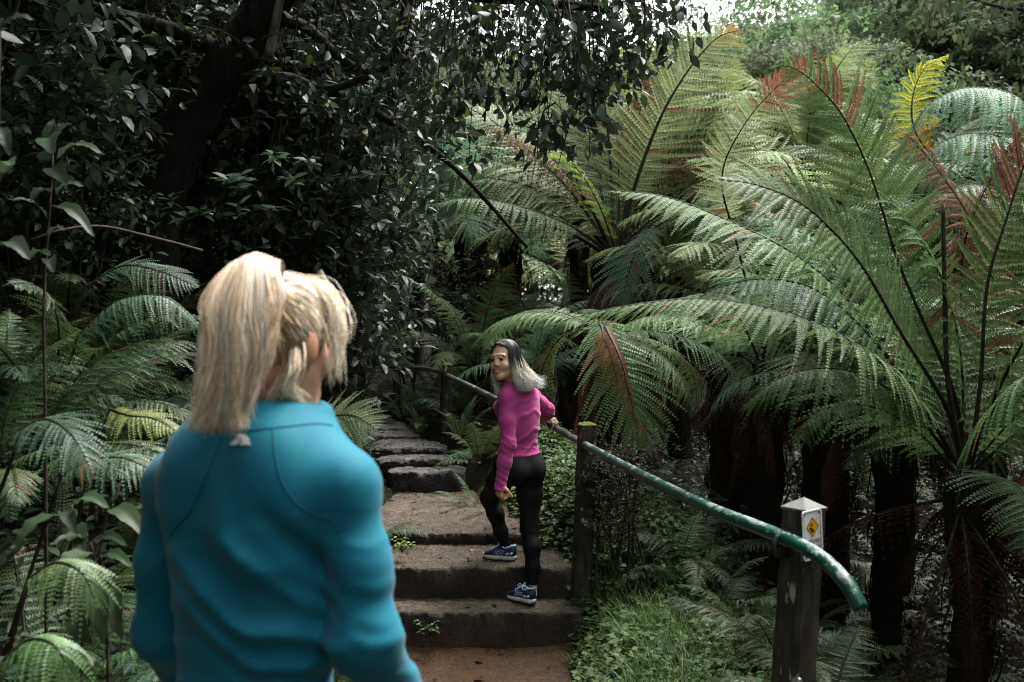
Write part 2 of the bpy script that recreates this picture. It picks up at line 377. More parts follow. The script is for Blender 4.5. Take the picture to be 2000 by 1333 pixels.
# open, slightly thick end of the pipe
T=norm(P[0]-P[3]); V,Fs=tube_arr(np.array([P[1]+inv,P[1]+inv+T*.012,P[1]+inv+T*.010,P[1]+inv-T*.05]),[.0228,.022,.0182,.0178],20,False); g.add(V,Fs)
g.obj('pipe',MAT_RAIL,rail)
m,nt_,ns,lk,b=mat('lichen_post_timber')
tc=ns.new('ShaderNodeTexCoord'); mp=ns.new('ShaderNodeMapping'); mp.inputs['Scale'].default_value=(1,1,.16); lk.new(tc.outputs['Object'],mp.inputs[0])
n1=ns.new('ShaderNodeTexNoise'); n1.inputs['Scale'].default_value=34; n1.inputs['Detail'].default_value=8; lk.new(mp.outputs[0],n1.inputs['Vector'])
r1=ramp(ns,lk,n1.outputs[0],[(.35,(.015,.012,.009)),(.68,(.072,.060,.044))])
n2=noise_tex(ns,lk,6,6); r2=ramp(ns,lk,n2.outputs[0],[(.44,(0,0,0)),(.6,(.8,.8,.8))])
col=mix_col(ns,lk,r2.outputs[0],r1.outputs[0],(.022,.026,.010))
mp2=ns.new('ShaderNodeMapping'); mp2.inputs['Scale'].default_value=(1,1,.35); lk.new(tc.outputs['Object'],mp2.inputs[0])
n4=ns.new('ShaderNodeTexNoise'); n4.inputs['Scale'].default_value=17; n4.inputs['Detail'].default_value=4; n4.inputs['Roughness'].default_value=.55; lk.new(mp2.outputs[0],n4.inputs['Vector'])
r4=ramp(ns,lk,n4.outputs[0],[(.615,(0,0,0)),(.65,(1,1,1))]); col=mix_col(ns,lk,r4.outputs[0],col,(.30,.31,.24))
lk.new(col,b.inputs['Base Color']); b.inputs['Roughness'].default_value=.8; b.inputs['Specular IOR Level'].default_value=.25; bump(ns,lk,n1.outputs[0],b,.6,.006); MAT_POST=m
MAT_CAP=plain_mat('post_cap_weathered',(.13,.14,.12),.7,.3,.25,60,0,.3)
MAT_MOSS=plain_mat('moss',(.10,.12,.03),.95,.1,.5,120,0,1.0)
MAT_BOLT=plain_mat('galvanised_bolt',(.5,.5,.5),.35,.5,.2,80,.8)
MAT_DARKMETAL=plain_mat('dark_bracket_steel',(.008,.014,.012),.6,.3,.3,40)
def post(base, top, s, rz, label, cap='pyramid', taper=.95):
    base=np.array(base); top=np.array(top); root=empty('rail_post',tuple(base)); tag(root,label,'post','posts of the handrail')
    n=14; g=G(); V=[]; H=top-base
    rg_=np.random.default_rng(int(abs(base[1])*100))
    for k in range(n+1):
        t=k/n; w=s/2*(1.04-(1.04-taper)*t); c=H*t
        ring=[]
        for a_ in range(4):
            for f in (-.8,0.0,.8):
                px,py=[(f,-1),(1,f),(-f,1),(-1,-f)][a_]
                ring.append((px*w,py*w))
        ring=np.array(ring)+.0018*rg_.standard_normal((12,2)); ca,sa=math.cos(rz),math.sin(rz)
        V.append(np.stack([ring[:,0]*ca-ring[:,1]*sa+c[0],ring[:,0]*sa+ring[:,1]*ca+c[1],np.full(12,c[2])],1))
    V=np.concatenate(V); i_=np.arange(n)[:,None]*12; j_=np.arange(12)[None]; j2=(j_+1)%12
    Q=np.stack([i_+j_,i_+j2,i_+12+j2,i_+12+j_],-1).reshape(-1,4)
    g.add(V,[Q,(n*12+np.arange(12))[None]]); g.obj('post_shaft',MAT_POST,root,smooth=False)
    w=s/2*taper*1.015; gc=G(); ca,sa=math.cos(rz),math.sin(rz)
    sq=np.array([(-w,-w),(w,-w),(w,w),(-w,w)]); sq=np.stack([sq[:,0]*ca-sq[:,1]*sa,sq[:,0]*sa+sq[:,1]*ca],1)
    if cap=='pyramid':
        Vc=np.vstack([np.c_[sq+H[:2],np.full(4,H[2]-.004)],np.c_[sq+H[:2],np.full(4,H[2]+.003)],[[H[0],H[1],H[2]+s*.33]]])
        gc.add(Vc,[np.array([[0,1,5,4],[1,2,6,5],[2,3,7,6],[3,0,4,7]]),np.array([[4,5,8],[5,6,8],[6,7,8],[7,4,8]])])
        gc.obj('post_cap',MAT_CAP,root,smooth=False)
    else:
        nb=9; xx=np.linspace(-1,1,nb); XX,YY=np.meshgrid(xx,xx); ZZ=H[2]+.006+.018*(1-np.maximum(abs(XX),abs(YY))**3)*(1+.6*fbm2(XX,YY,3,5))
        Vc=np.stack([(XX*ca-YY*sa)*w+H[0],(XX*sa+YY*ca)*w+H[1],ZZ],-1).reshape(-1,3); i2=np.arange(nb-1)[:,None]*nb; j2=np.arange(nb-1)[None]
        gc.add(Vc,[np.stack([i2+j2,i2+j2+1,i2+nb+j2+1,i2+nb+j2],-1).reshape(-1,4)]); gc.obj('moss_cap',MAT_MOSS,root)
    return root
# near post: top of the shaft under its cap at about pixel 1568,985
pt=at(1570,992,3.16); pb=at(1549,1333,3.16); dz=(pt-pb)/(pt[2]-pb[2]); pbase=pt-dz*(pt[2]-(gz(pt[0],pt[1])-.08))
NEAR_RZ=R(33); sign_post=post(pbase,pt,.103,NEAR_RZ,'nearest wooden rail post with pyramid cap and warning sign',taper=.97)
# bolt low on the near post
bp=at(1558,1328,3.07); g=G(); d=np.array([math.sin(NEAR_RZ),-math.cos(NEAR_RZ),0]); g.add(*tube_arr(np.array([bp+d*.0,bp+d*.012])-pbase,[.009,.007],10)); g.obj('bolt',MAT_BOLT,sign_post)
mb=gz(.43,6.0); mid_top=at(1147,832,6.02); midb=at(1133,1158,6.02); mid=post(midb-np.array([0,0,.12]),mid_top,.102,R(14),'mossy lichen spotted rail post beside the person in pink','moss')
ft=at(873,714,8.92); fb=at(868,878,8.92); post(fb-np.array([0,0,.1]),ft,.09,R(20),'dark far rail post at the right end of the bright wet step','moss')
ft2=at(776,699,10.1); post(at(774,830,10.1),ft2,.075,R(10),'small far rail post seen left of the far dark post','moss')
ft3=at(706,690,10.9); post(at(706,800,10.9),ft3,.08,R(0),'dimmest rail post at the far end where the handrail climbs','moss')
# bracket under the rail at the near post
g=G(); bpnts=[at(1520,1046,3.13),at(1512,1068,3.12),at(1520,1086,3.12),at(1540,1084,3.13)]; g.add(*tube_arr(spline(bpnts,14)+inv,.009,8)); g.obj('bracket',MAT_DARKMETAL,rail)

# sign on the front face of the near post
def srgb(r,g_,b_): return tuple(((c/255)/12.92 if c/255<.04045 else ((c/255+.055)/1.055)**2.4) for c in (r,g_,b_))
m,nt_,ns,lk,b=mat('rusty_white_sign')
n1=noise_tex(ns,lk,28,7,.7); r1=ramp(ns,lk,n1.outputs[0],[(.42,(.78,.76,.70)),(.58,(.52,.40,.29)),(.7,(.24,.10,.045))])
tc=ns.new('ShaderNodeTexCoord'); sx=ns.new('ShaderNodeSeparateXYZ'); lk.new(tc.outputs['Object'],sx.inputs[0])
mr=N(ns,'ShaderNodeMapRange'); mr.inputs[1].default_value=-.03; mr.inputs[2].default_value=.035; mr.inputs[4].default_value=.8; lk.new(sx.outputs['X'],mr.inputs[0])
lk.new(mix_col(ns,lk,mr.outputs[0],(.80,.80,.78),r1.outputs[0]),b.inputs['Base Color']); b.inputs['Roughness'].default_value=.5; MAT_SIGN=m
MAT_SIGNEDGE=plain_mat('sign_border_white',(.78,.78,.75),.5,.5,.15,60)
MAT_YEL=plain_mat('sign_yellow',srgb(228,160,10),.5,.4,.18,60)
MAT_BLK=plain_mat('sign_black',(.012,.011,.010),.6,.3,.1,40)
SC=.104/2*.985; n_=np.array([math.sin(NEAR_RZ),-math.cos(NEAR_RZ),0]); u_=np.array([math.cos(NEAR_RZ),math.sin(NEAR_RZ),0])
sign_c=at(1588,1045,3.10); 
off=np.dot(pt+dz*(sign_c[2]-pt[2])-sign_c,n_)+SC+.004; sign_c=sign_c+n_*off
sg=empty('warning_sign',tuple(sign_c)); sg.rotation_euler=(0,R(-3.2),NEAR_RZ); tag(sg,'small rusty white sign with yellow diamond reading UNEVEN on the near post','sign')
def rrect(w,h,r,k=5):
    pts=[]
    for cx_,cz_,a0 in ((w-r,h-r,0),(-w+r,h-r,90),(-w+r,-h+r,180),(w-r,-h+r,270)):
        for q in range(k+1): a_=R(a0+90*q/k); pts.append((cx_+r*math.cos(a_),cz_+r*math.sin(a_)))
    return np.array(pts)
def plate(name,pts,y0,y1,mt,parent):
    k=len(pts); g=G(); V=np.vstack([np.c_[pts[:,0],np.full(k,y0),pts[:,1]],np.c_[pts[:,0],np.full(k,y1),pts[:,1]]]); jj=np.arange(k); j2=(jj+1)%k
    g.add(V,[np.stack([jj,j2,k+j2,k+jj],-1),np.arange(k)[None,::-1],(k+np.arange(k))[None]]); return g.obj(name,mt,parent,smooth=False)
SW,SH=.0445,.0775
plate('sign_plate',rrect(SW,SH,.010),0,-.0022,MAT_SIGN,sg)
def ring_plate(name,A,B,y0,y1,mt,parent):
    k=len(A); g=G(); jj=np.arange(k); j2=(jj+1)%k
    V=np.vstack([np.c_[A[:,0],np.full(k,y1),A[:,1]],np.c_[B[:,0],np.full(k,y1),B[:,1]],np.c_[A[:,0],np.full(k,y0),A[:,1]],np.c_[B[:,0],np.full(k,y0),B[:,1]]])
    g.add(V,[np.stack([jj,j2,k+j2,k+jj],-1),np.stack([2*k+jj,2*k+j2,j2,jj],-1),np.stack([k+jj,k+j2,3*k+j2,3*k+jj],-1)]); return g.obj(name,mt,parent,smooth=False)
ring_plate('sign_border',rrect(SW,SH,.010),rrect(SW-.0055,SH-.0055,.007),-.0022,-.0034,MAT_SIGNEDGE,sg)
ring_plate('border_line',rrect(SW-.0056,SH-.0056,.007),rrect(SW-.0072,SH-.0072,.006),-.0022,-.0029,MAT_BLK,sg)
def dia(r): return np.array([(r,0),(0,r*1.08),(-r,0),(0,-r*1.08)])
dz0=.0245
ring_plate('diamond_outline',dia(.0285)+[0,dz0],dia(.0262)+[0,dz0],-.0022,-.0034,MAT_BLK,sg)
plate('diamond',dia(.0262)+[0,dz0],-.0022,-.0030,MAT_YEL,sg)
fig=G()
def poly(pts,y=-.0038,y0=-.0030):
    pts=np.array(pts); k=len(pts); V=np.vstack([np.c_[pts[:,0],np.full(k,y0),pts[:,1]],np.c_[pts[:,0],np.full(k,y),pts[:,1]]]); jj=np.arange(k); j2=(jj+1)%k
    fig.add(V,[np.stack([jj,j2,k+j2,k+jj],-1),(k+np.arange(k))[None]])
rough_line=[(-.016,.001),(-.013,.006),(-.009,.0045),(-.006,.001),(-.002,.001),(.001,-.004),(.005,-.005),(.007,-.009),(.002,-.0135),(-.001,-.0145)]
poly([(x,z+dz0-.004) for x,z in rough_line])
poly([(-.008,.0125+dz0-.004),(-.0035,.009+dz0-.004),(.0015,.006+dz0-.004),(.0025,.0082+dz0-.004),(-.0018,.0112+dz0-.004),(-.005,.0142+dz0-.004)])
poly([(-.0105,.0135+dz0-.004),(-.0085,.0155+dz0-.004),(-.0065,.0165+dz0-.004),(-.0075,.0118+dz0-.004),(-.010,.0112+dz0-.004)])
poly([(-.0045,.0165+dz0-.004),(-.002,.0205+dz0-.004),(-.0005,.0195+dz0-.004),(-.003,.0145+dz0-.004)])
fig.obj('pictogram',MAT_BLK,sg,smooth=False)
def text(body,size,x,z,parent,mt,y=-.0026,align='CENTER',name='lettering'):
    c=bpy.data.curves.new(name,'FONT'); c.body=body; c.size=size; c.align_x=align; c.extrude=.0004; c.space_character=1.08
    o=bpy.data.objects.new(name,c); COL.objects.link(o)
    dg=bpy.context.evaluated_depsgraph_get(); me=bpy.data.meshes.new_from_object(o.evaluated_get(dg)); bpy.data.objects.remove(o)
    me.materials.clear(); me.materials.append(mt)
    o=link(name,me,parent); o.location=(x,y,z); o.rotation_euler=(R(90),0,0); return o
text('UNEVEN',.0168,.000,-.026,sg,MAT_BLK); text('WALKWAY',.0158,.000,-.0455,sg,MAT_BLK)
for sx_ in(-1,1):
    for sz_ in(-1,1):
        g=G(); c=np.array([sx_*.0335,0,sz_*.0665]); g.add(*tube_arr([c+[0,-.0022,0],c+[0,-.0048,0]],[.0032,.0024],10)); g.obj('screw',MAT_DARKMETAL,sg)
# ------------------------------------------------------------------ fern fronds
rng = np.random.default_rng(11)
MAT_FERN=leaf_mat('fern_leaf',.52,.34,.22,.26)
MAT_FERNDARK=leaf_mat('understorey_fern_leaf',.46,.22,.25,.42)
MAT_DEAD=leaf_mat('dead_frond',.8,.12,.25,.2,.01)
MAT_RACHIS=bark_mat('fern_stalk',(.008,.007,.005),(.035,.026,.016),None,40,.6,.3,.4)
MAT_FTRUNK=bark_mat('fern_trunk_fibre',(.008,.0055,.0045),(.036,.02,.012),(.012,.014,.005),26,.9,.35,1.0)
GREEN=np.array([.078,.135,.048]); BLUEG=np.array([.068,.130,.075]); LIME=np.array([.16,.22,.05]); PALE=np.array([.165,.22,.105])
ORANGE=np.array([.30,.13,.035]); BROWN=np.array([.115,.05,.03]); YEL=np.array([.31,.32,.05])
def frond(P, S0, Lp, npair=30, npin=18, petiole=.18, droop=.25, sweep=.2, ang=22, lift=.1, col=GREEN, tipcol=None, tip_at=.8, patch=None,
          rr=.011, rng=rng, pw=.62, peak=.38, ragged=.12, stalk=(.05,.04,.022), mat_i=0, curl=.0, drop_pin=0.0, hang=0.0, stalk_m=1, plen=1.0):
    """one fern frond along P: stalk, pinnae on both sides, pinnules on every pinna (real little blades)"""
    g=G(); n=60; P=spline(P,n); T=norm(np.gradient(P,axis=0)); S0=norm(np.broadcast_to(S0,(n,3)))
    S=norm(S0-(S0*T).sum(1,keepdims=True)*T); Nn=np.cross(S,T)
    s=np.linspace(0,1,n)
    V,Fs=tube_arr(P,np.interp(s,[0,.15,1],[rr*1.25,rr,rr*.15]),5); g.add(V,Fs,stalk,stalk_m)
    sp=petiole+(1-petiole)*np.linspace(0,1,npair)**.94*.995
    t=(sp-petiole)/(1-petiole)
    prof=np.where(t<peak,.52+.48*np.sin(np.clip(t/peak,0,1)*math.pi/2),np.cos(np.clip((t-peak)/(1-peak),0,1)*math.pi/2)**.85*.97+.03)
    idx=sp*(n-1)
    def smp(A): return np.stack([np.interp(idx,np.arange(n),A[:,k]) for k in range(3)],1)
    Pp,Tp,Sp,Np=smp(P),norm(smp(T)),norm(smp(S)),norm(smp(Nn))
    L=Lp*prof; spacing=np.gradient(sp)*np.linalg.norm(np.diff(P,axis=0),axis=1).sum()
    side=np.array([-1.,1.])
    sh=(npair,2)
    Lr=L[:,None]*(1+ragged*(rng.random(sh)*2-1))
    if drop_pin: Lr=np.where(rng.random(sh)<drop_pin,Lr*.35,Lr)
    a=R(ang)+R(28)*t[:,None]**2+R(8)*(rng.random(sh)*2-1)+R(7)*np.sin(t*9+6*rng.random())[:,None]
    D=norm(Sp[:,None]*side[None,:,None]*np.cos(a)[...,None]+Tp[:,None]*np.sin(a)[...,None]+Np[:,None]*(lift+.07*(rng.random(sh)*2-1))[...,None])
    u=(np.arange(npin)+.5)/npin; u=.02+.97*u
    dr=(droop+.06)*(1+.7*(rng.random(sh)*2-1))
    def axis_pt(u):
        uu=u[None,None,:,None]
        A=Pp[:,None,None]+Lr[...,None,None]*(D[:,:,None]*uu*(1-hang*uu*.6)+Tp[:,None,None]*sweep*uu**2)
        A[...,2]-= (Lr*dr)[...,None]*u[None,None]**2+ (Lr*hang)[...,None]*(u[None,None]**1.4)
        return A
    A=axis_pt(u); A2=axis_pt(u+.01); ta=norm(A2-A)
    # pinna midribs
    q=norm(np.cross(np.broadcast_to(Np[:,None,None],ta.shape),ta))
    wv=.0022*(Lp/.4)
    ml=np.concatenate([Pp[:,None,None]+0*A[:,:,:1],A],2); mq=np.concatenate([q[:,:,:1],q],2)*wv*np.linspace(1,.3,npin+1)[None,None,:,None]
    Va=np.stack([ml-mq,ml+mq],3)  # pair,side,npin+1,2,3
    base=(np.arange(npair*2)*(npin+1)*2)[:,None]; k=(np.arange(npin)*2)[None]
    Qm=np.stack([base+k,base+k+1,base+k+3,base+k+2],-1).reshape(-1,4)
    # colours
    jc=1+.26*(rng.random(sh)*2-1)
    C=np.broadcast_to(col,sh+(3,))*jc[...,None]
    bad=(rng.random(sh)<.035)[...,None]; C=np.where(bad,np.array([.13,.075,.035])*jc[...,None],C)
    if tipcol is not None:
        w=np.clip((t[:,None]+.22*(rng.random(sh)-.5)-tip_at)/.12,0,1)[...,None]; C=C*(1-w)+tipcol*w*jc[...,None]
    if patch is not None:
        for (t0,t1,sd,pc) in patch:
            w=((rng.random(sh)<.72)&(t[:,None]+.1*(rng.random(sh)-.5)>t0)&(t[:,None]+.1*(rng.random(sh)-.5)<t1)&((side[None]==sd)|(sd==0)))[...,None]*.9
            C=C*(1-w)+pc*w*jc[...,None]
    g.add(Va.reshape(-1,3),[Qm],np.repeat(C.reshape(-1,1,3)*.8,(npin+1)*2,1).reshape(-1,3),mat_i)
    # pinnules
    l=1.08*plen*np.minimum(spacing*pw*1.0,Lp*.16)[:,None,None]*(np.minimum(1,u*7+.55)*(1-u**1.6)**.75+.08)[None,None]
    l=l*(1+.15*(rng.random(l.shape[:1]+(2,npin))*2-1))
    w=(Lr/npin)[...,None]*.54*(1-.25*u)[None,None]
    ps=np.array([-1.,1.]); b=R(24)
    E=q[:,:,:,None]*ps[None,None,None,:,None]*math.cos(b)+ta[:,:,:,None]*math.sin(b)
    E=E-Np[:,None,None,None]*(.12+.25*rng.random(E.shape[:-1]))[...,None]
    B=A[:,:,:,None]+0*E; E=E*l[...,None,None]; W=ta[:,:,:,None]*w[...,None,None]
    Vp=np.stack([B,B+.42*E-W,B+E,B+.42*E+W],-2)
    nq=Vp.size//12
    Qp=(np.arange(nq)[:,None]*4+np.arange(4)[None])
    Cc=np.repeat(np.repeat(C[:,:,None,None,:],npin,2),2,3)*(1+.12*(rng.random((npair,2,npin,2,1))*2-1))
    g.add(Vp.reshape(-1,3),[Qp],np.repeat(Cc.reshape(-1,1,3),4,1).reshape(-1,3),mat_i)
    return g
FMATS=[MAT_FERN,MAT_RACHIS]; DMATS=[MAT_FERNDARK,MAT_RACHIS]
def arch(L,e0,bend,n=9,twist=0.0,start_hold=.25):
    """a rachis leaving the origin along +X at elevation e0 degrees and bending over by `bend` degrees"""
    s=np.linspace(0,1,40); el=R(e0)-R(bend)*np.clip((s-start_hold*.5)/(1-start_hold*.5),0,1)**1.5
    d=np.stack([np.cos(el),np.sin(R(twist)*s*2),np.sin(el)],1); P=np.cumsum(d,axis=0)*L/40; P=np.vstack([[0,0,0],P]); return P[::5]
# shared frond meshes (1 m of stalk along +X; instances scale them)
TF=[]; 
for k,(e0,bd,tw) in enumerate([(66,70,4),(52,75,-5),(38,80,6),(22,70,-4),(78,55,3),(10,75,5),(60,95,-6),(45,60,0)]):
    TF.append(frond(arch(1,e0,bd,twist=tw),(0,1,0),.235,38,17,.16,.30,.15,18,.05,GREEN*(.9+.25*rng.random())*np.array([1,1,.9+.25*rng.random()]),rr=.0055,
                    tipcol=(ORANGE if k in(4,) else None),tip_at=.88).mesh('tree_fern_frond',FMATS))
TFB=[frond(arch(1,e0,bd,twist=tw),(0,1,0),.25,34,16,.14,.35,.15,18,.03,BLUEG,rr=.0055).mesh('blue_green_frond',FMATS) for e0,bd,tw in((55,80,4),(35,85,-5),(18,75,5),(70,75,2))]
TFL=[frond(arch(1,e0,bd,twist=tw),(0,1,0),.24,34,15,.14,.28,.15,18,.05,c,rr=.0055,tipcol=ORANGE if q else None,tip_at=.9).mesh('pale_frond',FMATS) for e0,bd,tw,c,q in((60,75,4,PALE,0),(40,80,-5,PALE*1.1,0),(25,70,5,PALE*.9,0),(72,60,2,LIME*.8,0))]
DEADF=[frond(arch(1,-20+k*8,62,twist=8*(k-1)),(0,1,0),.13,26,8,.12,.9,.1,10,0,BROWN*(.32+.16*k),rr=.007,rng=rng,hang=.8,drop_pin=.25,stalk=(.014,.009,.007)).mesh('dead_frond',[MAT_DEAD,MAT_RACHIS]) for k in range(3)]
GF=[]
for k,(e0,bd,c) in enumerate([(62,75,GREEN*.75),(48,85,BLUEG*.8),(35,80,BLUEG*.9),(70,60,GREEN*.8),(28,60,GREEN)]):
    GF.append(frond(arch(1,e0,bd,twist=6*(-1)**k),(0,1,0),.20,24,13,.2,.25,.12,14,.05,c,rr=.0065,peak=.25,stalk=(.06,.07,.03)).mesh('ground_fern_frond',DMATS))
SF=[]   # sword fern: single blades each side
for k,(e0,bd) in enumerate([(60,80),(45,75),(72,60)]):
    SF.append(frond(arch(1,e0,bd),(0,1,0),.12,34,4,.12,.15,.1,16,.03,GREEN*.9,rr=.006,peak=.35,pw=.55,plen=.75).mesh('sword_fern_frond',DMATS))

def place_frond(name, me, parent, az, L, tilt=0.0, roll=0.0, loc=(0,0,0)):
    o=link(name,me,parent); o.scale=(L,L,L); o.location=loc
    o.rotation_euler=(Matrix.Rotation(az,3,'Z')@Matrix.Rotation(-tilt,3,'Y')@Matrix.Rotation(roll,3,'X')).to_euler(); return o
# shared fern-tree trunk meshes: 1 m high
def fern_trunk_mesh(seed,lean=.06,r=.095):
    rg=np.random.default_rng(seed); z=np.linspace(0,1,26); P=np.stack([lean*np.sin(z*2.2),lean*.6*np.sin(z*1.4+seed),z],1)
    g=G(); V,Fs=tube_arr(P,r*np.interp(z,[0,.15,.75,1],[1.45,1.0,.95,1.25]),18,True,.22,rg); g.add(V,Fs,(.05,.035,.02),0)
    # frayed root fibres and old stalk stubs hugging the trunk
    for _ in range(130):
        z0=rg.random()*.98; a=rg.random()*6.283; l=.05+.13*rg.random(); rr=r*(.95+.25*rg.random()); c=P[int(z0*25)]
        p0=c+[rr*math.cos(a),rr*math.sin(a),0]; p1=p0+np.array([.02*math.cos(a)+.02*rg.standard_normal(),.02*math.sin(a)+.02*rg.standard_normal(),-l if rg.random()<.6 else l*.7])
        g.add(*tube_arr([p0,(p0+p1)/2+[.012*math.cos(a),.012*math.sin(a),0],p1],[.005,.004,.0015],4,False),(.05,.03,.018),0)
    return g.mesh('fern_trunk',[MAT_FTRUNK])
FT=[fern_trunk_mesh(k+1,r=.085+.01*k) for k in range(3)]
def tree_fern(base, H, nf, L, label, group='tree ferns', fam=None, ndead=6, az0=None, tr=1.0, seed=0, el=None, skip=None, lean=(0,0), parts=True):
    """trunk, a crown of arching fronds, a skirt of dead ones"""
    rg=np.random.default_rng(seed+100); fam=fam or TF
    root=empty('tree_fern',tuple(base)); tag(root,label,'tree fern',group)
    t=link('trunk',FT[seed%3],root); t.scale=(tr,tr,H); t.rotation_euler=(lean[1],lean[0],rg.random()*6.28) if False else (lean[1],lean[0],0)
    top=Matrix.Rotation(lean[1],3,'X')@(Matrix.Rotation(lean[0],3,'Y')@Vector((0.05*0,0,H)))
    k=0
    for i in range(nf):
        az=i*2.39996+rg.normal()*.15
        if skip and skip(az%6.2832): continue
        me=fam[rg.integers(len(fam))]; sc=L*(.8+.35*rg.random())
        place_frond('frond',me,root,az,sc,R(rg.normal()*8+(rg.random()-.3)*14),R(rg.normal()*8),(top.x+.05*math.cos(az),top.y+.05*math.sin(az),top.z-.03))
    for i in range(ndead):
        az=rg.random()*6.283
        place_frond('dead_frond',DEADF[rg.integers(3)],root,az,L*(.45+.3*rg.random()),R(-15+rg.normal()*12),0,(top.x+.07*math.cos(az),top.y+.07*math.sin(az),top.z-.08-.1*rg.random()))
    return root
def small_fern(x,y,n,L,label,fam=None,group='ground ferns',seed=0,z=None,tilt=0,name='ground_fern',az=None,spread=6.283,cat='fern'):
    rg=np.random.default_rng(seed+500); fam=fam or GF
    root=empty(name,(x,y,(gz(x,y)-.02 if z is None else z))); tag(root,label,cat,group)
    for i in range(n):
        a=(i*2.39996+rg.normal()*.2) if az is None else az+spread*((i+.5)/n-.5)+rg.normal()*.1
        place_frond('frond',fam[rg.integers(len(fam))],root,a,L*(.7+.45*rg.random()),R(rg.normal()*9)+tilt,R(rg.normal()*10),(.02*math.cos(a),.02*math.sin(a),0))
    return root

# ------------------------------------------------------------------ broad leaves, shrubs, trees
MAT_GLOSS=leaf_mat('glossy_dark_leaf',.42,.18,.25,.32)
MAT_BROAD=leaf_mat('soft_broad_leaf',.5,.28,.2,.28)
MAT_CANOPY=leaf_mat('canopy_leaf',.6,.45,.2,.12)
MAT_BARKD=bark_mat('dark_mossy_bark',(.003,.0026,.002),(.015,.012,.009),(.009,.012,.004),18,.85,.3,1.0)
MAT_TWIG=bark_mat('twig_bark',(.012,.009,.006),(.05,.036,.024),None,40,.8,.4,.4)
MAT_PALEBARK=bark_mat('pale_gum_bark',(.30,.28,.25),(.62,.59,.54),None,5,.7,.15,.2)
LT_F4=np.array([[1,4,5,2],[2,5,6,3]]); LT_F3=np.array([[0,1,2],[0,2,3],[4,7,5],[5,7,6]])
def leaves(g,P,D,Nn,L,W,C,m=0,curl=.18,fold=.22):
    """N real leaves: 8 vertices, folded on the midrib, tip curling down"""
    n=len(P)
    if n==0: return
    D=norm(D); Sd=norm(np.cross(Nn,D)); Nn=np.cross(D,Sd); L=np.broadcast_to(L,(n,))[:,None]; W=np.broadcast_to(W,(n,))[:,None]
    curl=np.broadcast_to(curl,(n,))[:,None]
    def pt(x,y): 
        return P+D*L*x*(1-.12*curl*x)+Sd*W*y+Nn*(W*fold*abs(y)-curl*L*x*x)
    V=np.stack([pt(0,0),pt(.33,-.46),pt(.33,0),pt(.33,.46),pt(.66,-.38),pt(.66,0),pt(.66,.38),pt(1,0)],1).reshape(-1,3)
    o=(np.arange(n)*8)[:,None,None]
    g.add(V,[(LT_F4[None]+o).reshape(-1,4),(LT_F3[None]+o).reshape(-1,3)],np.repeat(np.asarray(C)[:,None],8,1).reshape(-1,3),m)
def rndcol(rg,n,base,v=.3,alt=None,p=.06):
    C=base[None]*(1+v*(rg.random((n,1))*2-1))*(1+.1*(rg.random((n,3))*2-1))
    if alt is not None: k=rg.random(n)<p; C[k]=alt*(1+v*(rg.random((k.sum(),1))*2-1))
    return C
def shrub_arrays(seed, R3, H, ntw, lpt, L, W, base_col, alt=None, hang=.0, shell=.5, base=(0,0,0), spread=.8, stems=5, altp=.05, leafspan=.3):
    rg=np.random.default_rng(seed); gl=G(); gs=G()
    R3=np.array(R3,float); c=np.array(base)+[0,0,H]
    mains=[]
    for k in range(stems):
        a=rg.random()*6.283; e=c+R3*np.array([math.cos(a)*.5,math.sin(a)*.5,rg.random()*.6-.2]); b0=np.array(base,float)+[.08*rg.standard_normal(),.08*rg.standard_normal(),0]
        P=spline([b0,b0*.6+e*.4+rg.standard_normal(3)*.08*R3,e],12); mains.append(P); gs.add(*tube_arr(P,np.linspace(.020,.007,12)*max(.6,R3.max()),5,False),m=0)
    allm=np.concatenate([p[3:] for p in mains])
    PP=[];DD=[];NN=[];LL=[];CC=[]
    for k in range(ntw):
        v=norm(rg.standard_normal(3)); rad=(shell+(1-shell)*rg.random())**.5; e=c+R3*v*rad
        d=((allm-e)**2).sum(1); b0=allm[np.argmin(d+.05*rg.random(len(d))*R3.max())]
        mid=(b0+e)/2+rg.standard_normal(3)*.06*R3; P=spline([b0,mid,e+[0,0,-hang*.3]],9)
        gs.add(*tube_arr(P,np.linspace(.006,.0018,9)*max(.7,R3.max()*.8),4,False),m=0)
        Ltw=np.linalg.norm(np.diff(P,axis=0),axis=1).sum(); T=norm(P[-1]-P[-3])
        for q in range(lpt):
            u=1-(q/lpt)*min(.9,leafspan/max(Ltw,.05)); p=np.array([np.interp(u*8,np.arange(9),P[:,j]) for j in range(3)])
            az=q*2.4+rg.random(); ref=norm(np.cross(T,[.3,.2,1])); r2=np.cross(T,ref); o=ref*math.cos(az)+r2*math.sin(az)
            dirv=norm(o*.9+T*(.35 if q else 1.4)+np.array([0,0,.15-hang])+.2*rg.standard_normal(3))
            PP.append(p);DD.append(dirv); nn=norm(np.array([0,0,1.])+.45*rg.standard_normal(3)); NN.append(nn); LL.append(L*(.55+.6*rg.random()))
    PP,DD,NN,LL=map(np.array,(PP,DD,NN,LL)); C=rndcol(rg,len(PP),base_col,.3,alt,altp)
    leaves(gl,PP,DD,NN,LL,LL*W/L,C,0,.1+.25*rg.random(len(PP)))
    return gl,gs
DARKLEAF=np.array([.028,.046,.026]); MIDLEAF=np.array([.055,.09,.045]); 
SHR=[]
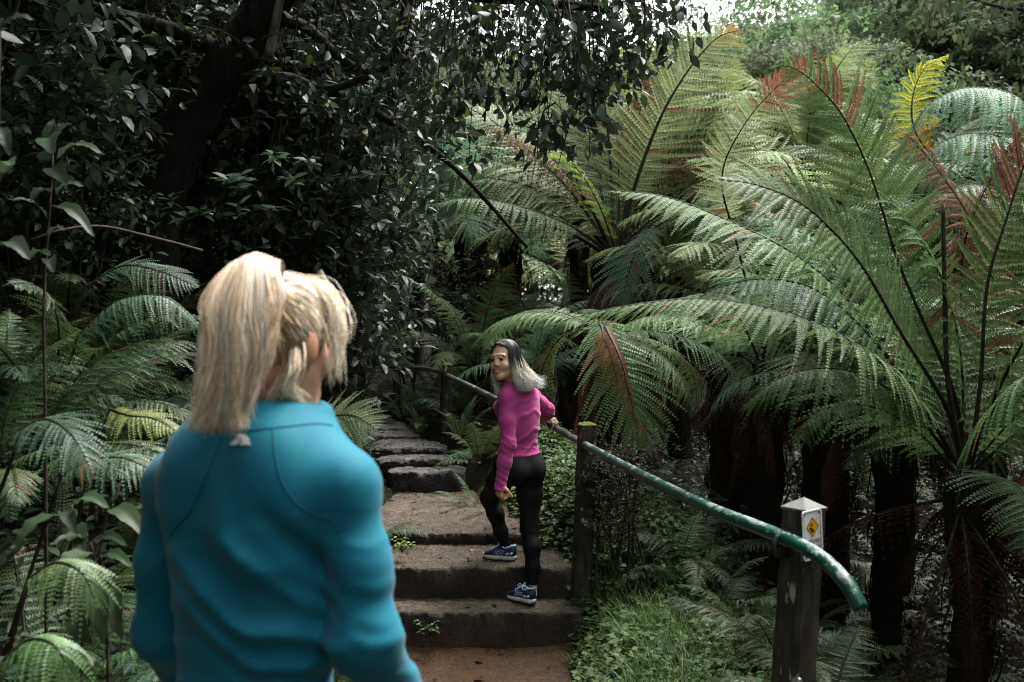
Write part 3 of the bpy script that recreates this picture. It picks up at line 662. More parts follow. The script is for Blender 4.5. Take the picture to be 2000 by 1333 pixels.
for k,(r,h,nt_w,lp,L,W,c) in enumerate([((.75,.7,.85),1.5,150,11,.095,.046,DARKLEAF),((.9,.7,.6),1.2,150,10,.085,.042,DARKLEAF*1.15),((.6,.6,.95),1.6,130,10,.10,.05,DARKLEAF*.9),((.7,.7,.7),1.1,140,10,.075,.034,MIDLEAF*.8)]):
    gl,gs=shrub_arrays(40+k,r,h,nt_w,lp,L,W,c,MIDLEAF*1.3,shell=.25); SHR.append((gl.mesh('glossy_foliage',[MAT_GLOSS]),gs.mesh('shrub_stems',[MAT_TWIG])))
def shrub(loc,s,rz,label,k=0,group='glossy leaved shrubs',sz=None):
    root=empty('glossy_shrub',tuple(loc),rz); tag(root,label,'shrub',group)
    for nme,me in (('foliage',SHR[k][0]),('stem',SHR[k][1])):
        o=link(nme,me,root); o.scale=(s,s,sz or s)
    return root
def tree_mesh(seed,H,Rc,crown0,nl,clumps,lpc,leafL,col,tr=.2,alt=None,flat=1.0,leafW=.5,bark=None,limbs=9):
    """trunk with limbs, and a crown of leaf clumps at the limb ends with gaps between"""
    rg=np.random.default_rng(seed); gs=G(); gl=G()
    z=np.linspace(0,1,14); P=np.stack([.03*H*np.sin(z*3+seed),.03*H*np.sin(z*2.3+2*seed),z*H*.93],1)
    gs.add(*tube_arr(P,tr*np.interp(z,[0,.08,1],[1.5,1,.18]),10,False,.08,rg))
    ends=[]
    for k in range(limbs):
        zz=crown0+(1-crown0)*(k+.5)/limbs*.92; b0=np.array([np.interp(zz*13,np.arange(14),P[:,j]) for j in range(3)]); a=k*2.4+rg.random()
        rr=Rc*(.35+.65*math.sin(math.pi*min(1,(zz-crown0)/(1-crown0)*.85+.18)))*(.7+.5*rg.random())
        e=b0+np.array([math.cos(a)*rr,math.sin(a)*rr,(.12+.3*rg.random())*rr*flat]); m_=(b0+e)/2+[0,0,-.1*rr]
        Q=spline([b0,m_,e],9); gs.add(*tube_arr(Q,np.linspace(tr*.38*(1.2-zz),tr*.05,9),6,False)); ends+= [Q[4],Q[6],Q[8],Q[8]]
    ends.append(P[-1]); ends=np.array(ends)
    PP=[];NN=[];DD=[];CC=[]
    for k in range(clumps):
        c=ends[rg.integers(len(ends))]+rg.standard_normal(3)*Rc*np.array([.22,.22,.16]); r=Rc*(.14+.16*rg.random())
        v=norm(rg.standard_normal((lpc,3))); v[:,2]=abs(v[:,2])*.8-.25; p=c+v*r*(.55+.45*rg.random((lpc,1)))*[1,1,.75]
        PP.append(p); NN.append(norm(v*.6+[0,0,.7]+.4*rg.standard_normal((lpc,3)))); DD.append(norm(v*[1,1,.2]+.6*rg.standard_normal((lpc,3))-[0,0,.3]))
        CC.append(rndcol(rg,lpc,col*(.75+.5*rg.random()),.25,alt,.04))
    PP,NN,DD,CC=map(np.concatenate,(PP,NN,DD,CC)); n=len(PP); LL=leafL*(.6+.7*rg.random(n))
    Sd=norm(np.cross(NN,DD)); Wd=(LL*leafW*.5)[:,None]; LLc=LL[:,None]
    V=np.stack([PP,PP+DD*LLc*.45-Sd*Wd,PP+DD*LLc-NN*LLc*.15,PP+DD*LLc*.45+Sd*Wd],1).reshape(-1,3)
    gl.add(V,[np.arange(n)[:,None]*4+np.arange(4)[None]],np.repeat(CC[:,None],4,1).reshape(-1,3))
    return gl.mesh('crown',[MAT_CANOPY]),gs.mesh('trunk',[bark or MAT_BARKD])
TREES=[tree_mesh(1,14,4.2,.30,0,240,70,.26,np.array([.085,.125,.065]),.22,limbs=14),
       tree_mesh(2,12,3.8,.25,0,230,70,.24,np.array([.10,.145,.065]),.20,limbs=13),
       tree_mesh(3,16,3.6,.40,0,200,70,.26,np.array([.11,.145,.085]),.24,flat=1.6,limbs=13),
       tree_mesh(4,10,4.0,.15,0,260,70,.24,np.array([.07,.115,.05]),.18,limbs=14)]
# tall slim gum with open foliage
GUM=tree_mesh(9,22,4.0,.5,0,90,60,.28,np.array([.085,.105,.06]),.30,flat=1.8,bark=MAT_PALEBARK,limbs=11)
# dense low dark understorey trees for the left
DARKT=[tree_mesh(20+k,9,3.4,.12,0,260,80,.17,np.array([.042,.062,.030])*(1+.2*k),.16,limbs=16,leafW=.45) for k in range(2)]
def tree(kind,loc,s,rz,label,group,name='forest_tree',sz=None):
    root=empty(name,tuple(loc),rz); tag(root,label,'tree',group)
    for nme,me in zip(('crown','trunk'),kind):
        o=link(nme,me,root); o.scale=(s,s,sz or s)
    return root
# ------------------------------------------------------------------ hero tree ferns of the right-hand gully
rng = np.random.default_rng(23)
def PX(L): return np.array([at(*p) for p in L])
def hero_root(px,py,Y,label,tr=1.0,seed=0,n_trunk=True,group='tree ferns'):
    c=at(px,py,Y); zb=gz(c[0],c[1])-.05; root=empty('tree_fern',(c[0],c[1],zb)); tag(root,label,'tree fern',group)
    t=link('trunk',FT[seed%3],root); t.scale=(tr,tr,max(.3,c[2]-zb-.02)); t.rotation_euler=(0,0,seed*1.3); root['_top']=c[2]-zb
    return root,np.array([c[0],c[1],zb])
def hero(root,o,pts,S0,Lp,name='frond',mats=FMATS,**kw):
    g=frond(PX(pts)-o,S0,Lp,rng=rng,**kw); return g.obj(name,mats,root)
OR2=np.array([.19,.095,.042])
rootB,oB=hero_root(1878,925,5.05,'big near tree fern with long fronds arching over the handrail',1.15,0)
hero(rootB,oB,[(1880,912,5.02),(1850,800,4.9),(1762,655,4.7),(1690,530,4.5),(1625,450,4.35),(1560,395,4.25),(1480,362,4.2),(1400,350,4.2)],(.42,.68,.55),.50,npair=46,npin=24,petiole=.26,droop=.18,col=GREEN*1.15,rr=.013,hang=.1,pw=.6)
hero(rootB,oB,[(1890,905,5.1),(1860,760,5.1),(1800,620,5.1),(1752,505,5.1),(1720,400,5.1),(1690,315,5.1),(1645,225,5.05),(1600,172,5.0),(1560,138,4.95),(1528,128,4.9)],(.85,.25,.42),.47,npair=50,npin=24,petiole=.24,droop=.12,col=GREEN*1.2,rr=.012,patch=[(.66,.92,1,OR2),(.84,.92,-1,OR2*np.array([1,1.6,1]))],hang=.08)
g=G(); g.add(*tube_arr(spline(PX([(1880,912,4.95),(1852,750,4.9),(1846,600,4.9),(1843,470,4.9),(1842,398,4.9)])-oB,26),np.linspace(.014,.010,26),6),(.03,.02,.012)); g.obj('broken_stalk',MAT_RACHIS,rootB)
hero(rootB,oB,[(1895,905,5),(1915,750,5),(1928,560,5.0),(1965,430,5.0),(2010,300,5.0),(2080,170,4.9),(2150,100,4.8)],(.8,.45,-.35),.50,npair=46,npin=24,petiole=.22,droop=.15,col=GREEN*.95,rr=.012,patch=[(.5,.78,-1,np.array([.13,.06,.035]))],hang=.1)
hero(rootB,oB,[(1872,912,4.95),(1800,790,4.75),(1700,690,4.5),(1600,635,4.4),(1480,598,4.3),(1350,584,4.2),(1200,602,4.1),(1080,632,4.05)],(.12,1,.02),.37,npair=58,npin=26,petiole=.16,droop=.35,col=GREEN*1.12,rr=.012,hang=.22,lift=.16,sweep=.28)
hero(rootB,oB,[(1875,908,5.3),(1800,780,5.3),(1720,680,5.2),(1640,570,5.1),(1540,490,5.0),(1420,430,4.95),(1300,385,4.9),(1195,372,4.85)],(.25,.95,.15),.43,npair=54,npin=25,petiole=.22,droop=.3,col=GREEN*1.1,rr=.012,hang=.22,sweep=.25)
hero(rootB,oB,[(1870,908,5.1),(1790,780,5.0),(1700,660,4.9),(1600,570,4.85),(1500,545,4.8),(1410,560,4.75),(1350,590,4.7)],(.25,.9,.3),.42,npair=44,npin=22,petiole=.25,droop=.45,col=BLUEG*1.15,rr=.012,hang=.35)
hero(rootB,oB,[(1870,908,5.0),(1780,800,4.85),(1690,735,4.7),(1600,720,4.6),(1520,740,4.5),(1455,790,4.45)],(.1,1,.1),.36,npair=36,npin=20,petiole=.2,droop=.5,col=GREEN*1.0,rr=.011,hang=.4,ragged=.3)
hero(rootB,oB,[(1895,905,4.95),(1950,760,4.75),(2030,620,4.5),(2130,520,4.3),(2250,480,4.2)],(.5,.75,-.4),.48,npair=40,npin=22,petiole=.2,droop=.3,col=GREEN*1.0,rr=.012,hang=.2)
hero(rootB,oB,[(1890,905,4.9),(1920,830,4.6),(1990,745,4.25),(2070,720,4.0),(2160,740,3.8)],(.5,.6,-.1),.42,npair=38,npin=22,petiole=.2,droop=.35,col=GREEN*.9,rr=.011,hang=.3)
hero(rootB,oB,[(1900,905,5.3),(1935,760,5.5),(1950,600,5.7),(1900,440,5.8),(1830,330,5.8),(1770,262,5.75)],(.7,.5,.35),.44,npair=40,npin=20,petiole=.3,droop=.2,col=np.array([.12,.058,.036]),name='dead_frond',mats=[MAT_DEAD,MAT_RACHIS],hang=.4,ragged=.5,drop_pin=.2)
hero(rootB,oB,[(1890,905,5.4),(1880,700,5.6),(1880,500,5.6),(1920,380,5.5),(1975,285,5.4),(2030,215,5.3)],(.6,.55,-.35),.36,npair=38,npin=20,petiole=.42,droop=.3,col=np.array([.12,.055,.032]),name='dead_frond',mats=[MAT_DEAD,MAT_RACHIS],hang=.5,ragged=.5,drop_pin=.15)
for k,(az,L,e) in enumerate([(60,1.7,0),(95,1.6,10),(130,1.8,8),(20,1.7,0),(160,1.7,14),(-25,1.5,0),(75,1.9,22),(110,1.9,25),(-60,1.2,-6),(-95,1.1,-10),(215,1.2,-12)]):
    place_frond('frond',TF[(k*3)%8],rootB,R(az),L,R(e),R(rng.normal()*10),(0,0,rootB['_top']-.03))
for k in range(12):
    place_frond('dead_frond',DEADF[k%3],rootB,rng.random()*6.28,.9+.5*rng.random(),R(-20+10*rng.normal()),0,(0,0,rootB['_top']-.1-.12*rng.random()))
# central fern
rootA,oA=hero_root(1208,500,10,'tall tree fern behind the person in pink with a vase of upright dark stalks',2.5,1)
Yd=10
def A(pts,dy=0): return [(x,y,Yd+dy*i/(len(pts)-1)) for i,(x,y) in enumerate(pts)]
PB=[MAT_DEAD,MAT_RACHIS]
hero(rootA,oA,A([(1215,490),(1230,400),(1262,300),(1300,210),(1350,130),(1400,75),(1440,60)],-.6),(.78,.2,-.55),.66,npair=46,npin=20,petiole=.22,droop=.1,col=PALE*1.15,rr=.023,tipcol=PALE*np.array([1.7,1.1,.6]),tip_at=.85)
hero(rootA,oA,A([(1195,490),(1150,400),(1080,312),(1010,262),(960,245),(925,262)],-.3),(.15,1,.1),.5,npair=36,npin=14,petiole=.34,droop=.7,col=BROWN*.75+GREEN*.2,rr=.021,hang=.9)
hero(rootA,oA,A([(1195,490),(1120,380),(1040,300),(960,235),(900,205)],.4),(.4,.6,.6),.6,npair=36,npin=16,petiole=.3,droop=.3,col=PALE*1.1,rr=.021)
hero(rootA,oA,A([(1195,492),(1130,425),(1050,372),(960,350),(870,365)],-.2),(.1,1,.15),.55,npair=38,npin=16,petiole=.24,droop=.45,col=GREEN*1.1,rr=.021,hang=.3)
hero(rootA,oA,A([(1190,494),(1120,445),(1020,405),(920,388),(845,400)],-1),(.1,1,.1),.5,npair=38,npin=16,petiole=.24,droop=.45,col=GREEN*.8,rr=.014,hang=.4)
hero(rootA,oA,A([(1200,490),(1196,380),(1190,280),(1176,180),(1145,100)],.3),(.9,.2,.2),.6,npair=38,npin=18,petiole=.3,droop=.15,col=PALE,rr=.023)
hero(rootA,oA,A([(1212,490),(1225,380),(1240,280),(1256,190),(1278,105)],.1),(.9,.3,-.2),.42,npair=32,npin=14,petiole=.5,droop=.5,col=BROWN*1.5,rr=.014,name='dead_frond',mats=PB,hang=.7,ragged=.5)
hero(rootA,oA,A([(1225,490),(1258,400),(1300,332),(1350,303),(1400,297),(1445,312),(1465,338)],-.3),(.1,1,.05),.42,npair=32,npin=12,petiole=.3,droop=.7,col=BROWN*1.15,rr=.021,name='dead_frond',mats=PB,hang=1.0)
hero(rootA,oA,A([(1222,490),(1270,380),(1320,300),(1390,240),(1470,215)],.5),(.5,.6,-.5),.55,npair=36,npin=16,petiole=.3,droop=.3,col=PALE,rr=.021)
hero(rootA,oA,[(1275,445,9.4),(1248,480,9.15),(1228,530,9.05),(1216,600,9.0)],(1,.1,.35),.36,npair=20,npin=18,petiole=.05,droop=.1,col=BLUEG*1.05,rr=.01,ang=30)
hero(rootA,oA,A([(1228,492),(1320,420),(1420,400),(1500,440)],-.8),(.1,1,.1),.5,npair=34,npin=16,petiole=.22,droop=.5,col=GREEN,rr=.014,hang=.4)
for k,(az,L,e) in enumerate([(90,2.2,0),(60,2.3,8),(125,2.2,6),(30,2.0,0),(160,2.2,-5),(100,2.5,22),(80,2.5,26),(200,1.9,-10),(345,1.9,-10),(100,2.4,34)]):
    place_frond('frond',TFL[k%4] if k<8 else TF[k%8],rootA,R(az),L,R(e),R(rng.normal()*10),(0,0,rootA['_top']-.03))
for pts,S in (([(1185,490),(1120,400),(1075,300),(1040,200)],(.6,.5,.5)),([(1205,490),(1180,400),(1160,300),(1150,190)],(.9,.3,.2)),([(1220,490),(1245,400),(1285,300),(1335,190)],(.8,.3,-.4)),([(1235,490),(1290,410),(1340,330),(1400,260)],(.6,.5,-.5)),([(1180,495),(1100,450),(1010,440),(930,470)],(.1,1,.1)),([(1190,490),(1140,390),(1110,290),(1090,180)],(.8,.4,.4))):
    hero(rootA,oA,A(pts,.5),S,.5,npair=30,npin=14,petiole=.42,droop=.3,col=PALE*.95,rr=.021)
for k in range(26):
    place_frond('dead_frond',DEADF[k%3],rootA,rng.random()*6.28,.9+.6*rng.random(),R(-22+10*rng.normal()),0,(0,0,rootA['_top']-.1-.2*rng.random()))
# fern hanging beside the person in pink
rootD,oD=hero_root(1182,640,6.75,'tree fern with one frond hanging straight down above the mossy post',1.0,2)
hero(rootD,oD,[(1180,634,6.7),(1172,632,6.55),(1190,672,6.35),(1216,732,6.22),(1238,800,6.15),(1248,872,6.12)],(1,.15,.32),.36,npair=24,npin=22,petiole=.12,droop=.12,col=GREEN*1.05,rr=.010,ang=26,patch=[(.0,.16,1,BROWN)],peak=.5)
hero(rootD,oD,[(1180,634,6.65),(1188,650,6.3),(1208,692,6.1),(1226,752,6.03),(1240,826,6.0)],(.8,.5,.2),.10,npair=48,npin=12,petiole=.05,droop=.4,col=BROWN*.9,rr=.011,name='dead_frond',mats=PB,hang=.6,ragged=.4)
hero(rootD,oD,[(1180,634,6.65),(1178,655,6.35),(1196,700,6.12),(1205,745,6.1),(1222,800,6.08)],(.8,.5,.2),.10,npair=34,npin=10,petiole=.05,droop=.4,col=np.array([.15,.10,.035]),rr=.009,name='dead_frond',mats=PB,hang=.5,ragged=.4)
hero(rootD,oD,[(1178,634,6.75),(1130,640,6.9),(1090,665,7.0),(1060,720,7.05),(1050,800,7.05)],(.6,.6,.4),.36,npair=24,npin=16,petiole=.1,droop=.35,col=GREEN*.6+BROWN*.25,rr=.010,ragged=.3)
for k,(az,L,e) in enumerate([(80,1.2,-5),(30,1.2,-10),(130,1.2,-8),(0,1.1,-14),(-40,.9,-18),(170,1.0,-10)]):
    place_frond('frond',TF[(3,5,2)[k%3]],rootD,R(az),L,R(e-6),R(rng.normal()*10),(0,0,rootD['_top']-.03))
for k in range(12):
    place_frond('dead_frond',DEADF[k%3],rootD,rng.random()*6.28,.6+.4*rng.random(),R(-25+10*rng.normal()),0,(0,0,rootD['_top']-.1-.15*rng.random()))
# upper right
rootC,oC=hero_root(2090,430,7.6,'blue green tree fern at the right edge with a yellow frond',1.1,0)
Cs=[([(2090,425,7.6),(2050,270,7.4),(1980,188,7.3),(1890,172,7.2),(1820,200,7.1),(1785,245,7.1)],(.15,1,.2),.6,BLUEG*1.25,.45),([(2085,425,7.5),(2000,300,7.2),(1920,262,7.0),(1840,278,6.9),(1775,340,6.85)],(.15,1,.15),.6,BLUEG*1.2,.5),([(2085,428,7.3),(1990,380,6.9),(1900,360,6.7),(1820,390,6.6),(1770,450,6.55)],(.2,1,.15),.5,GREEN*1.1,.45)]
for pts,S0,Lp,c,h in Cs: hero(rootC,oC,pts,S0,Lp,npair=42,npin=22,petiole=.18,droop=.4,col=c,rr=.013,hang=h)
hero(rootC,oC,[(2075,425,7.6),(1960,370,7.5),(1850,330,7.5),(1790,262,7.5),(1782,195,7.5),(1805,135,7.45),(1850,108,7.4)],(.9,.1,.3),.27,npair=34,npin=16,petiole=.55,droop=.25,col=YEL,rr=.011,patch=[(0,.25,0,YEL*np.array([1.,.5,.6]))],hang=.2)
for k,(az,L,e) in enumerate([(90,1.9,0),(130,2,8),(60,1.8,10),(0,1.8,0),(-50,1.5,-5),(-90,1.4,-8),(220,1.6,-8)]):
    place_frond('frond',TFB[k%4],rootC,R(az),L,R(e),R(rng.normal()*10),(0,0,rootC['_top']-.03))
# smaller fern group between them: trunks in the shade, crowns filling the slope
def tf(px,Y,ztop,nf,L,label,fam=None,ndead=10,tr=1.0,seed=0,lean=(0,0),skip=None):
    x=(px-CX)/F*Y; zb=gz(x,Y)-.05
    return tree_fern((x,Y,zb),ztop-zb,nf,L,label,fam=fam,ndead=ndead,tr=tr,seed=seed,lean=lean,skip=skip)
for (x,y,h,sd) in ((3.5,2.6,2.5,61),(4.1,4.3,2.7,62),(3.0,1.2,2.3,63),(5.2,5.8,2.9,64)):  # tree ferns added beyond the frame to deepen the lower right shade
    tree_fern((x,y,gz(x,y)-.05),h-gz(x,y),16,2.0,'tree fern added just outside the right edge for shade',ndead=10,seed=sd)
ofs=tf(1490,6.9,1.55,9,1.3,'tree fern with an orange tipped frond left of the biggest near fern',None,16,1.1,3)
oo=np.array(ofs.location)
hero(ofs,oo,[(1490,680,6.9),(1440,480,6.6),(1410,350,6.3),(1450,250,6.1),(1515,172,5.95),(1590,108,5.8)],(.75,.3,-.55),.22,npair=36,npin=14,petiole=.45,droop=.2,col=PALE,rr=.010,tipcol=OR2*1.0,tip_at=.62)
tf(1400,7.8,1.6,12,1.2,'tree fern with a brown skirt just right of the central tall fern',None,18,1.2,4,skip=lambda a:1.9<a<4.6)
tf(1610,7.4,1.5,11,1.45,'shaded tree fern between the sign post and the biggest near fern',None,18,1.1,5)
tf(1720,6.6,1.35,13,1.5,'short tree fern close behind the biggest near fern',TFB,16,1.1,6)
tf(1450,9.4,2.0,13,1.6,'pale tree fern above the brown arched frond',TFL,14,1.1,7)
tf(1580,9.6,2.4,16,2.0,'pale tree fern behind the orange tipped frond',TFL,12,1.1,8)
tf(1760,9.0,2.6,16,1.9,'green tree fern below the yellow frond',TF,12,1.1,9)
tf(1930,8.6,2.0,15,1.8,'tree fern in shade below the blue green fern',TFB,12,1.1,10)
tf(2060,6.2,1.0,14,1.6,'low tree fern at the right edge behind the near fern',TF,12,1.1,11)
tf(905,12.0,2.95,17,1.9,'blue green tree fern with a drooping skirt left of the central fern',TFB,8,1.9,12)
tf(985,13.5,3.1,16,2.0,'blue green tree fern with flat crown between central fern and shrub',TFB,8,1.4,13)
tf(1040,9.0,1.45,10,.9,'low fern growing under the central tree fern',TFB,10,1.0,14)
tf(930,9.6,1.45,12,1.0,'dark small tree fern behind the far rail post',TF,8,1.0,15)
tf(1330,11.5,3.0,16,2.1,'pale tree fern behind the right of the central fern',TFL,8,1.1,16)
tf(1120,13.0,3.3,17,2.2,'pale tree fern directly behind the central fern',TFL,8,1.1,17)
tf(1095,11.0,1.55,12,1.2,'mid green fern filling the gap left of the central trunk',TF,8,1.0,18)
tf(1000,11.2,1.5,12,1.2,'mid green fern above the head of the person in pink',TFB,8,1.0,19)
r3=np.random.default_rng(31); nb=0
for k in range(26):
    Y=14+16*r3.random(); px=760+1300*r3.random(); x=(px-CX)/F*Y
    tree_fern((x,Y,gz(x,Y)-.05),2.2+2.2*r3.random(),14,2.0+.5*r3.random(),'pale far tree fern in the bright gully behind the near ferns','far tree ferns in the gully',fam=[TFL,TFL,TFB,TF][k%4],ndead=4,seed=20+k)

# ------------------------------------------------------------------ left bank: ferns, broad leaves, shrubs
def gp(px,Y): return (px-CX)/F*Y
GFD=[frond(arch(1,e0,bd,twist=5*(-1)**k),(0,1,0),.17,28,15,.2,.3,.14,16,.05,c,rr=.0065,peak=.25,stalk=(.03,.035,.015),ragged=.25).mesh('ground_fern_frond',DMATS) for k,(e0,bd,c) in enumerate([(58,80,GREEN*.5),(42,85,BLUEG*.52),(30,70,GREEN*.6)])]  # darker ground fern fronds: shade is put into their leaf colour
LF=[(60,2.9,1.05,'dense dark fern at the left edge level with the jacket shoulder'),(150,3.3,1.0,'arching fern beside the left sleeve of the teal jacket'),(250,3.6,.95,'fern with spreading fronds just left of the blonde ponytail'),
 (330,4.3,1.15,'large soft fern behind the blonde ponytail'),(210,4.4,1.15,'big pale fern at mid height on the left bank'),(90,4.2,1.1,'dark fern under the tall leafy sapling'),
 (390,5.0,1.1,'fern at the foot of the glossy shrubs'),(280,5.4,1.15,'feathery fern at the foot of the leaning trunk'),(20,3.6,1.1,'dark fern in the left edge shade'),(130,5.3,1.1,'dark fern behind the tall leafy sapling'),
 (480,5.6,.9,'fern hidden behind the blonde head'),(560,6.2,.9,'fern right behind the ear of the blonde person'),(640,5.2,.75,'low fern above the right teal shoulder'),(700,6.6,.7,'low fern on the left edge of the middle steps')]
for k,(px,Y,L,lb) in enumerate(LF):
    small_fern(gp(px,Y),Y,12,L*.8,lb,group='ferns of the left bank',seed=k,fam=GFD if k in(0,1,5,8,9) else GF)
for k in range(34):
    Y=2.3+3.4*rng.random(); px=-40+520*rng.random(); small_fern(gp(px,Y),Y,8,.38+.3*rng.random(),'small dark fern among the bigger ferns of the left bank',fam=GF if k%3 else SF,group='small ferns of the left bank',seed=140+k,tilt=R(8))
LN=[(70,2.45,.55,'small drooping fern in the lower left corner above the frame edge'),(190,2.5,.5,'bright drooping fern under the broad leaves'),(20,2.2,.55,'fern at the very lower left corner'),(300,2.7,.5,'fern behind the left elbow of the teal jacket'),(130,2.9,.6,'shaded fern behind the broad leaves')]
for k,(px,Y,L,lb) in enumerate(LN): small_fern(gp(px,Y),Y,10,L,lb,group='ferns of the left bank',seed=40+k,fam=GFD,z=gz(gp(px,Y),Y)+.0)
# individual fronds the photo shows clearly, each on its fern
def lone(pts,S0,Lp,label,col,npair=24,npin=16,mats=DMATS,**kw):
    P=PX(pts); b=P[0]; root=empty('ground_fern',tuple(b)); tag(root,label,'fern','ferns of the left bank')
    frond(P-b,S0,Lp,npair=npair,npin=npin,rng=rng,rr=.006,col=col,**kw).obj('frond',mats,root)
    x,y=b[0],b[1]; g=G(); g.add(*tube_arr(spline([[0,0,0],[-.05,.03,-.12],[-.22,.06,gz(x-.22,y+.06)-b[2]-.03]],8),.006,5),(.05,.05,.03)); g.obj('stalk',MAT_RACHIS,root); return root
lone([(600,830,4.3),(640,815,4.25),(690,812,4.2),(735,838,4.15)],(.1,.5,.9),.15,'pale fern frond standing out just above the right teal shoulder',PALE*1.0,20,16,droop=.1,petiole=.1)
lone([(215,800,3.4),(250,812,3.3),(300,818,3.25),(345,842,3.2)],(.1,.9,.5),.10,'bright yellow green fern frond beside the left teal shoulder',LIME*1.1,20,12,droop=.25,petiole=.1)
lone([(120,930,2.9),(180,900,2.85),(240,895,2.8),(300,920,2.75)],(.1,.9,.4),.14,'grey green frond arching over the broad leaves',BLUEG*.8,24,15,droop=.4,petiole=.1)
lone([(40,840,2.9),(90,820,2.8),(140,850,2.7),(180,920,2.65)],(.5,.8,.4),.13,'dark blue green frond drooping at the left edge',BLUEG*.6,28,16,droop=.4,petiole=.05)
lone([(170,560,4.4),(240,520,4.4),(310,530,4.35),(385,560,4.3)],(.1,.8,.6),.13,'upright grey frond in front of the leaning trunk foot',BLUEG*.75,28,15,droop=.2,petiole=.1)
lone([(150,660,4.0),(230,590,3.95),(320,580,3.9),(385,630,3.85)],(.1,1,.2),.16,'soft arching frond left of the blonde ponytail',BLUEG*.9,34,18,droop=.5,petiole=.05,hang=.3)
lone([(60,1130,2.4),(110,1100,2.35),(160,1120,2.3),(190,1180,2.3)],(.3,.9,.4),.12,'lit drooping frond below the broad leaves',GREEN*1.2,18,14,droop=.4,petiole=.05,hang=.3)
lone([(10,1290,2.2),(60,1250,2.15),(110,1265,2.1),(140,1330,2.1)],(.3,.9,.4),.12,'drooping frond in the lower left corner',GREEN*1.0,18,14,droop=.4,petiole=.05,hang=.3)
# broad-leaved plants
def broad_plant(root_xy,leafdefs,label,stem_pts,cat='plant',name='broad_leaf_plant',group='broad leaved plants of the left bank',col=np.array([.03,.052,.024])):
    x,y=root_xy; b=np.array([x,y,gz(x,y)-.02]); root=empty(name,tuple(b)); tag(root,label,cat,group)
    gs=G()
    for st in stem_pts: gs.add(*tube_arr(spline(np.array(st)-b,14),np.linspace(.007,.003,14),6),(.06,.06,.03))
    gs.obj('stem',MAT_TWIG,root)
    for (p,q,w,nn,cm) in leafdefs:
        p=np.array(p)-b; q=np.array(q)-b; L=np.linalg.norm(q-p); g=G()
        # one leaf: 9x5 grid, veined and cupped
        t=np.linspace(0,1,11)[:,None]; v=np.linspace(-1,1,7)[None]; wd=w*np.sin(np.clip(t,0,1)**.8*math.pi)**.8*(1-.15*t)+.001
        D=norm(q-p); Sd=norm(np.cross(nn,D)); Nn=np.cross(D,Sd)
        ctr=p+(q-p)*t[...,None]*1.0+Nn*(.18*L*np.sin(t*math.pi))[...,None]
        V=ctr+Sd*(wd*v)[...,None]+Nn*(.28*wd*abs(v)+.004*np.sin(t*40)*abs(v))[...,None]
        V=V.reshape(-1,3); i_=np.arange(10)[:,None]*7; j_=np.arange(6)[None]
        c=col*cm*(1+.15*(rng.random()-.5)); Cc=np.tile(c,(77,1)).reshape(11,7,3); Cc[:,3]*=1.35
        g.add(V,[np.stack([i_+j_,i_+j_+1,i_+7+j_+1,i_+7+j_],-1).reshape(-1,4)],Cc.reshape(-1,3)); g.obj('leaf',MAT_BROAD,root)
    return root
U=np.array([0,-.35,1.0])
def lf(x0,y0,Y0,x1,y1,Y1,w,cm=1.0,nn=(0,-.5,.9)): return (at(x0,y0,Y0),at(x1,y1,Y1),w,np.array(nn),cm)
broad_plant((gp(150,2.6),2.6),[lf(150,985,2.6,215,995,2.5,.022,1.2),lf(120,1005,2.6,30,1080,2.5,.032,.8,(-.4,-.6,.7)),lf(180,1080,2.5,107,1135,2.4,.030,1.1,(-.2,-.8,.6)),lf(175,1060,2.55,98,1065,2.45,.014,1.2),lf(140,1030,2.6,165,1085,2.5,.03,.7),lf(200,1120,2.5,205,1260,2.4,.03,.7,(.1,-1,.2)),lf(125,1000,2.62,150,1050,2.52,.02,.7),lf(150,1200,2.5,180,1260,2.42,.028,.7,(0,-1,.3))],
  'broad leaved plant with long soft leaves in the lower left',[[ [gp(150,2.6),2.6,gz(gp(150,2.6),2.6)-.02],at(160,1250,2.6),at(150,1100,2.6),at(140,985,2.6)],[at(160,1250,2.6),at(190,1150,2.55),at(178,1062,2.52)]])
broad_plant((gp(215,2.75),2.75),[lf(215,995,2.7,285,1050,2.6,.03,1.25,(.2,-.6,.8)),lf(190,1062,2.7,250,1068,2.6,.018,1.4),lf(215,990,2.72,245,960,2.72,.014,1.1),lf(200,1090,2.7,260,1110,2.6,.02,1.1),lf(225,1150,2.7,240,1250,2.6,.028,.7,(0,-1,.3)),lf(215,1185,2.7,165,1230,2.6,.025,.8)],
  'broad leaved plant with pale leaves touching the left teal sleeve',[[ [gp(215,2.75),2.75,gz(gp(215,2.75),2.75)-.02],at(210,1250,2.72),at(195,1080,2.72),at(215,990,2.72),at(235,945,2.72)]])
broad_plant((gp(92,3.0),3.0),[lf(100,290,3.0,105,232,3.0,.022,1.2,(.1,-1,.1)),lf(105,265,3.0,118,240,3.0,.012,1.5,(.6,-.8,.1)),lf(98,272,3.0,105,303,2.9,.036,.9,(0,-.9,.5)),lf(112,310,3.0,205,304,2.9,.022,1.25,(0,-.4,.9)),lf(105,330,3.0,132,362,2.9,.035,1.2,(.1,-.9,.4)),lf(100,375,3.0,60,395,2.9,.02,.8),lf(110,380,3.0,165,365,2.95,.018,1.2),lf(100,405,3.0,185,465,2.9,.026,.7,(.3,-.6,.7)),lf(95,430,3.0,15,390,2.9,.02,.7),lf(95,500,3.0,58,505,2.9,.02,.8),lf(95,510,3.0,105,535,2.9,.022,.7),lf(96,460,3.0,130,450,2.95,.014,1.2)],
  'tall slim sapling with few large leaves at the upper left',[[ [gp(92,3.0),3.0,gz(gp(92,3.0),3.0)-.02],at(88,800,3.0),at(85,600,3.0),at(95,430,3.0),at(103,320,3.0),at(104,255,3.0)]],cat='sapling',name='leafy_sapling')
